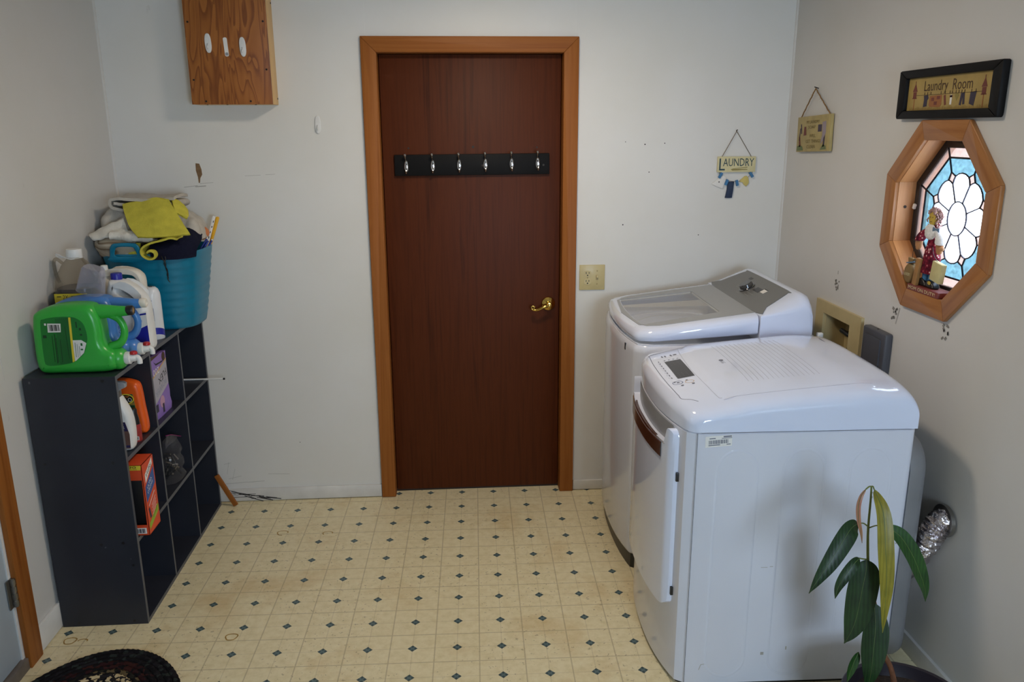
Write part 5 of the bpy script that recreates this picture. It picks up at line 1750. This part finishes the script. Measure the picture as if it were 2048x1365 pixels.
# purple box of wipes
px_ = thing('wipes_carton', 'torn purple carton standing in the top middle cube', 'carton', (-0.870, -0.535, Z2 + PT))
plx_ = Plane((.026, 0, 0), (0, 1, 0), (0, 0, 1))
OUT = [(-.083, .002), (-.03, .0), (.084, .0), (.093, .02), (.082, .05), (.085, .075), (.080, .10), (.078, .15), (.080, .20), (.083, .238), (.02, .242), (-.082, .252)]
V, F = vplate(plx_, OUT, [], -.06, 0.0)
crt = mesh('carton_body', V, F, PURPLE, px_)
plates('carton_panel', plx_, [[(-.082, .165), (.080, .205), (.078, .105), (-.082, .062)]], M('lilac_grey_print', (176, 172, 184), .5), crt, .0002, .0006)
plates('carton_stripe', plx_, [[(-.082, .170), (.080, .210), (.080, .204), (-.082, .163)]], M('gold_print', (206, 164, 96), .5), crt, .0006, .0009)
plates('carton_picture', plx_, [disc(.055, .222, .018, 10), [(-.082, .252), (.02, .242), (-.082, .236)]], M('dark_brown_print', (74, 52, 34)), crt, .0006, .0009)
plates('torn_slot', plx_, [[(-.052, .228), (-.03, .214), (.05, .208), (.075, .210), (.03, .204), (-.03, .208)]], BLACK, crt, .0009, .0012)
text('lettering', '200', plx_, -.035, .185, .065, .026, WHITEP, crt, .001, flip=True)
text('lettering', 'FLEX', plx_, .022, .150, .09, .026, BLACK, crt, .001, flip=True, rot=.25)
text('lettering', 'POWER', plx_, -.004, .112, .125, .026, M('grey_can_print', (150, 156, 176)), crt, .001, flip=True, rot=.25)
plates('carton_mark', plx_, [disc(-.005, .055, .024, 16)], M('pink_print', (196, 150, 176), .5), crt, .0004, .0008)
plates('carton_figure', plx_, [rect(.0, .028, .016, .036), rect(-.062, .045, .02, .03)], NV, crt, .0008, .0012)
# orange bag carton poking out
hx = thing('bag_carton', 'orange bag carton with black dispenser opening poking out of the shelf', 'carton', (-0.90, -0.898, Z1 + PT))
X0, X1, Y0, Y1, HZ = -.10, .113, -.055, .052, .266
pnr = Plane((0, Y0, 0))
plate('front_face', pnr, [(X0, 0), (X1, 0), (X1, HZ), (X0, HZ)], ORANGEB, hx, -.0015, 0.0, holes=[[(X0 + .01, .040), (X1 - .006, .040), (X1 - .004, .210), (X0 + .01, .210)]])
V, F = join([vbox(X0, X1, Y1 - .0015, Y1, 0, HZ), vbox(X0, X0 + .0015, Y0, Y1, 0, HZ), vbox(X0, X1, Y0, Y1, 0, .0015), vbox(X0, X1, Y0, Y1, HZ - .0015, HZ)])
mesh('carton_shell', V, F, ORANGEB, hx)
pxr = Plane((X1, 0, 0), (0, 1, 0), (0, 0, 1))
sidef = plate('side_face', pxr, [(Y0, 0), (Y1, 0), (Y1, HZ), (Y0, HZ)], ORANGEB, hx, -.0015, 0.0)
box('bag_roll', X0 + .01, X1 - .008, Y0 + .020, Y1 - .012, .01, .225, M('black_bags', (20, 19, 22), .4), hx, .010)
plates('count_panel', pnr, [[(X0 + .02, HZ - .018), (X1 - .004, HZ - .018), (X1 - .002, HZ - .001), (X0 + .02, HZ - .001)]], YELP, hx, .0002, .0006)
text('lettering', '90', pnr, .082, HZ - .007, .026, .009, BLACK, hx, .001)
text('lettering', 'BAGS', pnr, .082, HZ - .0145, .03, .004, BLACK, hx, .001)
bcp = plates('barcode_panel', pnr, [rect(.082, .018, .044, .022)], WHITEP, hx, .0002, .0006)
plates('barcode', pnr, [rect(.065 + .0036 * k, .018, .0014 + .001 * (k % 3), .016) for k in range(10)], NV, bcp, .0006, .0009)
wpn = plates('name_panel', pxr, [[(-.036, .190), (.036, .236), (.036, .258), (-.036, .222)]], WHITEP, sidef, .0002, .0006)
text('lettering', 'Hefty', pxr, .0, .227, .058, .018, NV, wpn, .001, rot=.52)
bp = plates('blue_panel', pxr, [[(-.044, .120), (.042, .160), (.042, .222), (-.044, .178)]], M('royal_blue_print', (46, 86, 156), .5), sidef, .0002, .0006)
text('lettering', 'ULTRA', pxr, -.006, .180, .05, .011, WHITEP, bp, .001, rot=.5)
text('lettering', 'STRONG', pxr, -.004, .163, .058, .011, WHITEP, bp, .001, rot=.5)
plates('side_print', pxr, [rect(-.002, .118, .07, .003, .5)] + [rect(.012, .105 - .012 * k, .045, .0018, .5) for k in range(5)], WHITEP, sidef, .0002, .0006)
plates('side_picture', pxr, [rect(-.03, .075, .012, .04, .2)], NV, sidef, .0002, .0006)
plates('side_strip', pxr, [[(-.046, .018), (.046, .052), (.046, .078), (-.046, .040)]], M('lime_print', (150, 176, 44), .5), sidef, .0002, .0006)
# zip bag in a jar
zb = thing('zip_bag', 'clear zip bag of small parts with a magenta seal in the shelf', 'bag', (-0.872, -0.470, Z1 + PT))
rings = []
for k in range(13):
    q = k / 12
    z = .002 + .165 * q
    a = .048 * (1 - .25 * q) + .006 * math.sin(k * 1.7)
    b = .058 * (1 + .10 * q) + .006 * math.cos(k * 1.3)
    if q > .75:
        a *= 1 - 2.6 * (q - .75)
    rings.append([v + Vector((.006 * mnoise.noise(v * 40), .008 * mnoise.noise(v * 35 + Vector((5, 0, 0))), 0)) for v in sup(0, .02 * q, a, b, z, 2.4, 26)])
bagm = loft('bag_film', rings, BAGP, zb, 25)
rnd = random.Random(2)
for k in range(26):
    p = Vector((rnd.uniform(-.026, .026), rnd.uniform(-.036, .036), rnd.uniform(.014, .10)))
    d = Vector((rnd.uniform(-1, 1), rnd.uniform(-1, 1), rnd.uniform(-1, 1))).normalized() * rnd.uniform(.008, .018)
    tube('metal_part', [p - d, p + d], rnd.uniform(.003, .006), STEEL if k % 3 else BLACKP, bagm, 6)
tube('zip_seal', catmull([(.024, -.062, .212), (.020, -.01, .196), (.018, .05, .170), (.022, .092, .150)], False, 4), .0045, M('magenta_seal', (150, 36, 110), .4), zb, 6, flat=.35)
patch('bag_top', [[(.022, -.060, .210), (.019, .0, .193), (.020, .088, .153)], [(.016, -.052, .185), (.012, .0, .176), (.014, .07, .150)], [(.010, -.045, .150), (.006, .0, .150), (.006, .055, .140)]], BAGP, zb, amp=.004, fs=40, thick=.001)
# white rod across the far cube, wooden strip leaning beside the unit
rod = thing('white_rod', 'thin white rod with dark tip poking out of the far cube', 'rod', (-0.87, -0.095, Z2 + PT + .0045))
tube('rod_body', [(-.12, 0, 0), (.134, 0, 0)], .0042, WHITE, rod, 10)
tube('rod_tip', [(.134, 0, 0), (.141, 0, 0)], .0048, BLACKP, rod, 10)
ws = box('wood_strip', -.011, .011, -.005, .005, 0.0, .175, PALE[2], None, .0008)
ws.location = (-0.748, -0.055, 0.005)
ws.rotation_euler = (R(4), R(-24), 0)
ws.data.materials[0] = PINE[2]
tag(ws, 'short strip of bare wood leaning by the shelf unit', 'wood strip')

# ================================================================== FIGURINE ON THE WINDOW SILL
SILL = WIN[2] - OA
fg = thing('doll_figurine', 'painted wooden MOM ON DUTY doll figurine on the window sill', 'figurine', (XR + 0.012, -1.196, SILL + .0005), RW)
REDB = M('brick_red_paint', (122, 52, 46), .55, var=(40, .15))
box('base_block', -.0865, .0865, -.026, .030, 0.0, .018, REDB, fg, .0015)
pfb = Plane((0, -.026, 0))
text('lettering', 'MOM ON DUTY!', pfb, -.004, .009, .150, .011, CREAM, fg)
SKIN = M('doll_wood_skin', (176, 124, 78), .6)
FACE = M('doll_face_paint', (190, 160, 62), .6)
JNS = M('doll_jeans', (56, 112, 156), .7, var=(60, .2))
FLORAL = NT('floral_dress')
_v = FLORAL.n('ShaderNodeTexVoronoi')
FLORAL.put(_v.inputs['Vector'], FLORAL.coord())
_v.inputs['Scale'].default_value = 90.0
FLORAL.base(FLORAL.ramp(_v.outputs['Distance'], [(.18, lin((226, 206, 196))), (.24, lin((150, 54, 70))), (.5, lin((112, 30, 48))), (.8, lin((70, 26, 40)))]), .9, 0, .1)
HAIRM = M('doll_hair', (166, 132, 124), .9, var=(80, .25))
LACE = M('white_lace', (226, 224, 220), .9, var=(140, .12), bump=(200, .8, .001))
# legs and shoes
for s in (-1, 1):
    loft('leg', [sup(-.018 + s * .017, .004, a, a * .8, z, 2.4, 16) for a, z in ((.0135, .030), (.014, .05), (.0135, .085), (.012, .11))], JNS, fg, 60)
    inflate('shoe', Plane((-.018 + s * .022, .002, .0185), (1, 0, 0), (0, 0, 1)), c2([(-.020, .0), (.022, .0), (.026, .008), (.014, .020), (.0, .026), (-.014, .022), (-.022, .010)], 2), [], .026, .006, BLACKP, fg, 3)
plates('shoe_patch', Plane((.006, -.0115, .036)), [disc(.004, .0, .009, 12, .006)], FACE, fg, 0, .0008)
# dress
loft('skirt', [[Vector((v.x + .002 * math.sin(9 * math.atan2(v.y, v.x + .018)) * w, v.y, v.z)) for v in sup(-.018, .004, a, b, z, 2.3, 40)] for a, b, z, w in ((.040, .022, .062, 2), (.037, .021, .085, 1.5), (.032, .019, .115, 1), (.026, .016, .145, .5), (.022, .013, .165, 0), (.020, .012, .178, 0))], FLORAL.m, fg, 60)
loft('bodice', [sup(-.022, .004, a, b, z, 2.3, 24) for a, b, z in ((.020, .012, .176), (.024, .014, .195), (.022, .013, .212), (.010, .009, .222))], FLORAL.m, fg, 60)
loft('lace_collar', [[Vector((v.x + .0015 * math.sin(14 * math.atan2(v.z - .19, v.x + .022)), v.y, v.z)) for v in [Vector((-.024 + a * math.cos(t), y, .193 + b * math.sin(t))) for t in [2 * PI * k / 48 for k in range(48)]]] for a, b, y in ((.022, .016, -.0135), (.030, .024, -.0105), (.031, .025, -.008), (.02, .016, -.006))], LACE, fg, 60)
for s, P in ((-1, [(-.040, .0, .205), (-.062, -.006, .185), (-.072, -.012, .160)]), (1, [(.0, .0, .205), (.026, -.004, .185), (.036, -.008, .160)])):
    sl = loft('sleeve', [sup(p[0], p[1], r, r * .8, p[2], 2.2, 18) for p, r in zip(catmull(P, False, 4), (.010, .012, .0135, .015, .016, .017, .0175, .018, .016))], LACE if s > 0 else FLORAL.m, fg, 60)
    tip = P[-1]
    inflate('forearm', Plane((tip[0], tip[1], tip[2])), c2([(-.011, .012), (.009, .016), (.014, .0), (.010, -.020), (.002, -.030), (-.008, -.026), (-.014, -.008)], 2), [], .012, .003, SKIN, fg, 2)
lathe('knob', [(.001, -.007), (.007, -.005), (.009, 0), (.007, .005), (.001, .007)], SKIN, fg, 14, (.052, -.012, .150))
# head and curls
hd_ = inflate('head', Plane((-.022, -.002, .236)), c2([(0.0, -.024), (.012, -.019), (.018, -.004), (.018, .012), (.010, .024), (-.010, .024), (-.018, .012), (-.018, -.004), (-.012, -.019)], 3), [], .018, .006, FACE, fg, 3)
plates('face_paint', Plane((-.022, -.0112, .236)), [disc(-.006, .003, .0018, 8), disc(.007, .003, .0018, 8), rect(0, -.011, .008, .0016)], DKB, hd_, .0, .0005)
curls = []
rnd = random.Random(21)
for k in range(120):
    t = rnd.uniform(-.35, PI + .35)
    rad = rnd.uniform(.017, .028)
    zc = .240 + rad * math.sin(t) * 1.05
    xc = -.022 + rad * math.cos(t)
    if rnd.random() < .45:
        sd = rnd.choice((-1, 1))
        xc = -.022 + sd * rnd.uniform(.016, .030)
        zc = rnd.uniform(.190, .245)
    yc = rnd.uniform(-.010, .012)
    r0 = rnd.uniform(.0032, .0055)
    tl = rnd.uniform(0, 3)
    curls.append(vtube([(xc + r0 * math.cos(a + tl), yc + r0 * .8 * math.sin(a), zc + r0 * math.sin(a + tl)) for a in [2 * PI * j / 8 for j in range(8)]], .0016, 5, closed=True))
for k in range(22):
    t = R(20 + 140 * k / 21)
    xc, zc = -.022 + .016 * math.cos(t), .247 + .017 * math.sin(t)
    curls.append(vtube([(xc + .004 * math.cos(a), -.010 + .003 * math.sin(a), zc + .004 * math.sin(a)) for a in [2 * PI * j / 8 for j in range(8)]], .0018, 5, closed=True))
V, F = join(curls)
tag(mesh('curly_hair', V, F, HAIRM, fg, smooth=60), kind='stuff')
loft('hair_cap', [sup(-.022, .006, .024 * math.cos(a) + .001, .012 * math.cos(a) + .001, .240 + .028 * math.sin(a), 2, 20) for a in [R(-40 + 128 * k / 9) for k in range(10)]], HAIRM, fg, 60)
for s in (-1, 1):
    plate('hair_bow', Plane((.012, -.012, .205)), [(0, -.002), (s * .018, -.008), (s * .016, .006), (0, .002)], M('slate_blue_ribbon', (92, 118, 140), .7), fg, 0, .0015)
# little sack, staff, paper
sk = inflate('sack', Plane((-.100, -.012, .050)), c2([(-.026, -.004), (-.022, .016), (-.008, .030), (.008, .030), (.022, .016), (.027, -.006), (.018, -.026), (.006, -.034), (-.010, -.032), (-.021, -.022)], 3), [], .022, .008, M('sack_brown', (126, 100, 58), .7), fg, 3)
text('lettering', 'LAUNDRY', Plane((-.100, -.0232, .050)), .0, -.004, .036, .010, CREAM, sk, .0006)
inflate('sack_neck', Plane((-.098, -.012, .086)), [(-.012, -.004), (.012, -.004), (.016, .012), (-.014, .014)], [], .014, .003, M('sack_brown', (126, 100, 58)), fg, 2)
tube('sack_tie', [(-.118, -.018, .081), (-.098, -.024, .084), (-.074, -.018, .090)], .0022, M('slate_blue_ribbon', (92, 118, 140)), fg, 6)
stf = box('wood_paddle', -.011, .011, -.006, .006, 0.0, .088, M('paddle_wood', (156, 112, 60), .6, var=(40, .15)), fg, .0012)
stf.location = (-.058, -.018, .0185)
stf.rotation_euler = (0, R(9), 0)
pap = box('notepad', -.026, .026, -.008, .008, -.030, .030, M('buff_paper', (196, 184, 132), .8, var=(60, .06)), fg, .001)
pap.location = (.056, -.016, .078)
pap.rotation_euler = (0, R(9), 0)
tube('wire', catmull([(.012, -.016, .150), (.026, -.018, .128), (.050, -.018, .110)], False, 4), .0008, NAIL, fg, 5)
tube('wire', catmull([(-.074, -.016, .150), (-.088, -.018, .128), (-.096, -.014, .100)], False, 4), .0008, NAIL, fg, 5)

# ================================================================== POTTED PLANT
pt = thing('potted_mango_plant', 'young mango plant with long drooping leaves in a dark pot', 'plant', (1.47, -1.885, 0.0))
PO = Vector((1.47, -1.885, 0.0))
POT = M('dark_plum_pot', (36, 30, 38), .4)
lathe('pot', [(.001, 0), (.105, 0), (.112, .006), (.150, .225), (.152, .235), (.162, .238), (.163, .256), (.160, .259), (.150, .258), (.146, .235), (.142, .222)], POT, pt, 40)
V, F = [], []
for i in range(13):
    for k in range(32):
        r = .145 * i / 12
        a = 2 * PI * k / 32
        V.append(Vector((r * math.cos(a), r * math.sin(a), .226 + .008 * mnoise.noise(Vector((r * 40 * math.cos(a), r * 40 * math.sin(a), 3))))))
for i in range(12):
    for k in range(32):
        F.append([i * 32 + k, i * 32 + (k + 1) % 32, (i + 1) * 32 + (k + 1) % 32, (i + 1) * 32 + k])
tag(mesh('soil', V, F, SOIL, pt, smooth=60), kind='stuff')
BARK = M('brown_bark', (112, 70, 44), .8, var=(60, .25), bump=(120, .8, .002))
STEMG = M('green_stem', (98, 110, 46), .5)
tr_ = [(1.458, -1.850, .228), (1.453, -1.845, .28), (1.438, -1.842, .33), (1.411, -1.84, .382), (1.391, -1.84, .47), (1.368, -1.84, .543)]
tube('trunk', catmull([Vector(p) - PO for p in tr_], False, 5), [.0085 - .004 * i / 25 for i in range(26)], BARK, pt, 10)
sg = [(1.368, -1.84, .543), (1.347, -1.84, .623), (1.337, -1.84, .696), (1.333, -1.84, .747), (1.331, -1.84, .818), (1.329, -1.84, .852)]
tube('stem', catmull([Vector(p) - PO for p in sg], False, 5), [.0042 - .002 * i / 25 for i in range(26)], STEMG, pt, 8)
box('plant_tag', -.022, .022, -.001, .001, -.03, .018, WHITEP, pt, 0).location = (-.115, -.02, .245)


def leaf_mat(name, c0, c1, vein):
    t = NT(name)
    f = t.noise(t.coord(), 26.0, 3.0)
    wv = t.n('ShaderNodeTexWave')
    t.put(wv.inputs['Vector'], t.coord())
    wv.inputs['Scale'].default_value = 34.0
    wv.inputs['Distortion'].default_value = 1.5
    k = t.math('ADD', t.math('MULTIPLY', f, .7), t.math('MULTIPLY', wv.outputs['Fac'], .25))
    t.base(t.ramp(k, [(.25, lin(c0)), (.75, lin(c1))]), .42, 0, .35)
    t.b.inputs['Subsurface Weight'].default_value = 0.0
    t.bump(wv.outputs['Fac'], .2, .0008)
    return t.m


LDK = leaf_mat('dark_leaf', (14, 36, 16), (30, 62, 26), 0)
LMD = leaf_mat('mid_leaf', (20, 54, 20), (44, 84, 32), 0)
LYL = leaf_mat('young_yellow_leaf', (108, 102, 26), (140, 130, 42), 0)
LPK = leaf_mat('young_pink_leaf', (150, 96, 80), (176, 128, 96), 0)
VEIN = M('leaf_vein', (84, 104, 52), .5)


def leaf(name, P, w, mat, face=(0, -1, 0), cup=.25, label=None, wavy=.0):
    """blade along a midrib of 3-D points; width profile swells and tapers; both halves fold up a little"""
    Q = catmull([Vector(p) - PO for p in P], False, 6)
    n = len(Q)
    fv = Vector(face).normalized()
    V, F = [], []
    for i, q in enumerate(Q):
        t = (Q[min(i + 1, n - 1)] - Q[max(i - 1, 0)]).normalized()
        s = t.cross(fv).normalized()
        nn = s.cross(t).normalized()
        u = i / (n - 1)
        ww = w * (math.sin(PI * min(1, u * 1.02) ** .75) ** .8 if 0 < u < 1 else 0) + .0006
        for k, a in enumerate((-1, -.5, 0, .5, 1)):
            lift = cup * ww * abs(a) ** 1.5 + wavy * math.sin(u * 26 + a) * abs(a)
            V.append(q + s * ww * a - nn * lift * -1)
    o = len(V)
    V += [v + fv * -.0008 for v in V]
    for i in range(n - 1):
        for k in range(4):
            a = i * 5 + k
            F.append([a, a + 1, a + 6, a + 5])
            F.append([o + a, o + a + 5, o + a + 6, o + a + 1])
    lf = mesh(name, V, F, mat, pt, smooth=70, fix=False)
    tube('midrib', [q + fv * .0004 for q in Q], [.0009 - .0006 * i / n for i in range(n)], VEIN, lf, 5)
    return lf


def stalk(P):
    tube('leaf_stalk', catmull([Vector(p) - PO for p in P], False, 5), .0018, STEMG, pt, 6)


Yp = -1.84
leaf('leaf', [(1.299, -1.85, .757), (1.273, -1.87, .756), (1.248, -1.885, .732), (1.213, -1.90, .685), (1.186, -1.905, .643), (1.164, -1.905, .601)], .023, LDK, (-.2, -1, .35))
stalk([(1.333, Yp, .742), (1.318, -1.842, .753), (1.299, -1.85, .757)])
leaf('leaf', [(1.333, -1.848, .848), (1.342, -1.885, .80), (1.344, -1.910, .717), (1.352, -1.918, .631), (1.356, -1.918, .56), (1.362, -1.912, .484)], .0195, LYL, (-.1, -1, .1), .15)
stalk([(1.329, Yp, .852), (1.332, -1.842, .853), (1.334, -1.845, .846)])
leaf('leaf', [(1.365, -1.85, .748), (1.403, -1.86, .727), (1.437, -1.87, .679), (1.464, -1.875, .622), (1.481, -1.875, .581), (1.490, -1.872, .541)], .022, LMD, (.15, -1, .3))
stalk([(1.334, Yp, .738), (1.35, -1.845, .747), (1.365, -1.85, .748)])
leaf('leaf', [(1.310, -1.85, .850), (1.297, -1.855, .834), (1.291, -1.858, .807), (1.296, -1.858, .770), (1.306, -1.858, .736), (1.313, -1.856, .706)], .0055, LPK, (0, -1, 0), .3)
stalk([(1.329, Yp, .852), (1.320, -1.846, .855), (1.310, -1.85, .850)])
leaf('leaf', [(1.314, -1.85, .660), (1.296, -1.86, .651), (1.271, -1.868, .622), (1.256, -1.87, .592), (1.251, -1.87, .560)], .014, LDK, (-.3, -1, .2))
stalk([(1.343, Yp, .650), (1.330, -1.845, .654), (1.314, -1.85, .660)])
leaf('leaf', [(1.336, -1.845, .652), (1.334, -1.852, .623), (1.326, -1.858, .571), (1.318, -1.862, .501), (1.308, -1.862, .456), (1.294, -1.86, .420)], .037, LDK, (-.25, -1, .1), .15)
leaf('leaf', [(1.367, -1.85, .530), (1.368, -1.868, .471), (1.362, -1.882, .408), (1.358, -1.89, .353), (1.357, -1.885, .290)], .036, LDK, (0, -1, .1), .12)
leaf('leaf', [(1.378, -1.845, .520), (1.387, -1.855, .47), (1.378, -1.862, .415)], .014, LDK, (.2, -1, .1))
leaf('leaf', [(1.330, -1.87, .40), (1.314, -1.875, .36), (1.306, -1.875, .315)], .012, LMD, (0, -1, .1))

# ================================================================== BRAIDED RUG
rg = thing('braided_rug', 'dark oval braided rug with cream flecks on the floor', 'rug', (-0.845, -1.632, 0.0))
RA, RB = .316, .485


def braid_mat(name, stops, sc):
    t = NT(name)
    v = t.n('ShaderNodeTexVoronoi')
    t.put(v.inputs['Vector'], t.coord())
    v.inputs['Scale'].default_value = sc
    sp = t.n('ShaderNodeSeparateColor')
    t.t.links.new(v.outputs['Color'], sp.inputs[0])
    t.base(t.ramp(sp.outputs[0], [(p, lin(c)) for p, c in stops], 'CONSTANT'), .95, 0, .1)
    t.bump(t.noise(t.coord(), 220.0, 2.0), .8, .002)
    return t.m


BK = (24, 23, 26)
B_BLACK = braid_mat('braid_black', [(0, BK), (.55, (34, 32, 36)), (.85, (44, 50, 48))], 70)
B_MAROON = braid_mat('braid_maroon', [(0, BK), (.4, (48, 26, 28)), (.75, (58, 32, 30))], 70)
B_GREEN = braid_mat('braid_green', [(0, BK), (.4, (40, 40, 34)), (.8, (96, 82, 58))], 75)
B_CREAM = braid_mat('braid_cream', [(0, BK), (.36, (196, 178, 140)), (.74, (40, 38, 40))], 105)
order = [B_BLACK, B_BLACK, B_BLACK, B_MAROON, B_MAROON, B_GREEN, B_CREAM, B_CREAM, B_BLACK, B_BLACK, B_MAROON, B_GREEN, B_CREAM]
for i, m_ in enumerate(order):
    a, b = RA - .0105 - .021 * i, RB - .0105 - .021 * i
    if a < .01:
        break
    L_ = PI * (a + b)
    n = max(24, int(L_ / .0075))
    P = [(a * math.cos(2 * PI * k / n), b * math.sin(2 * PI * k / n), .0085) for k in range(n)]
    rr = [.0112 + .0014 * math.sin(k * 2 * PI / 3.0) for k in range(n)]
    V, F = vtube(P, rr, 7, closed=True, flat=.62, up=(0, 0, 1))
    mesh('braid_ring', V, F, m_, rg, smooth=60)
V, F = vloft([[Vector((r * (RA - .01) / .3 * math.cos(2 * PI * k / 48) * 1, r * (RB - .01) / .3 * math.sin(2 * PI * k / 48), z)) for k in range(48)] for r, z in ((.30, .001), (.30, .004), (.001, .005))])
mesh('rug_backing', V, F, B_BLACK, rg)
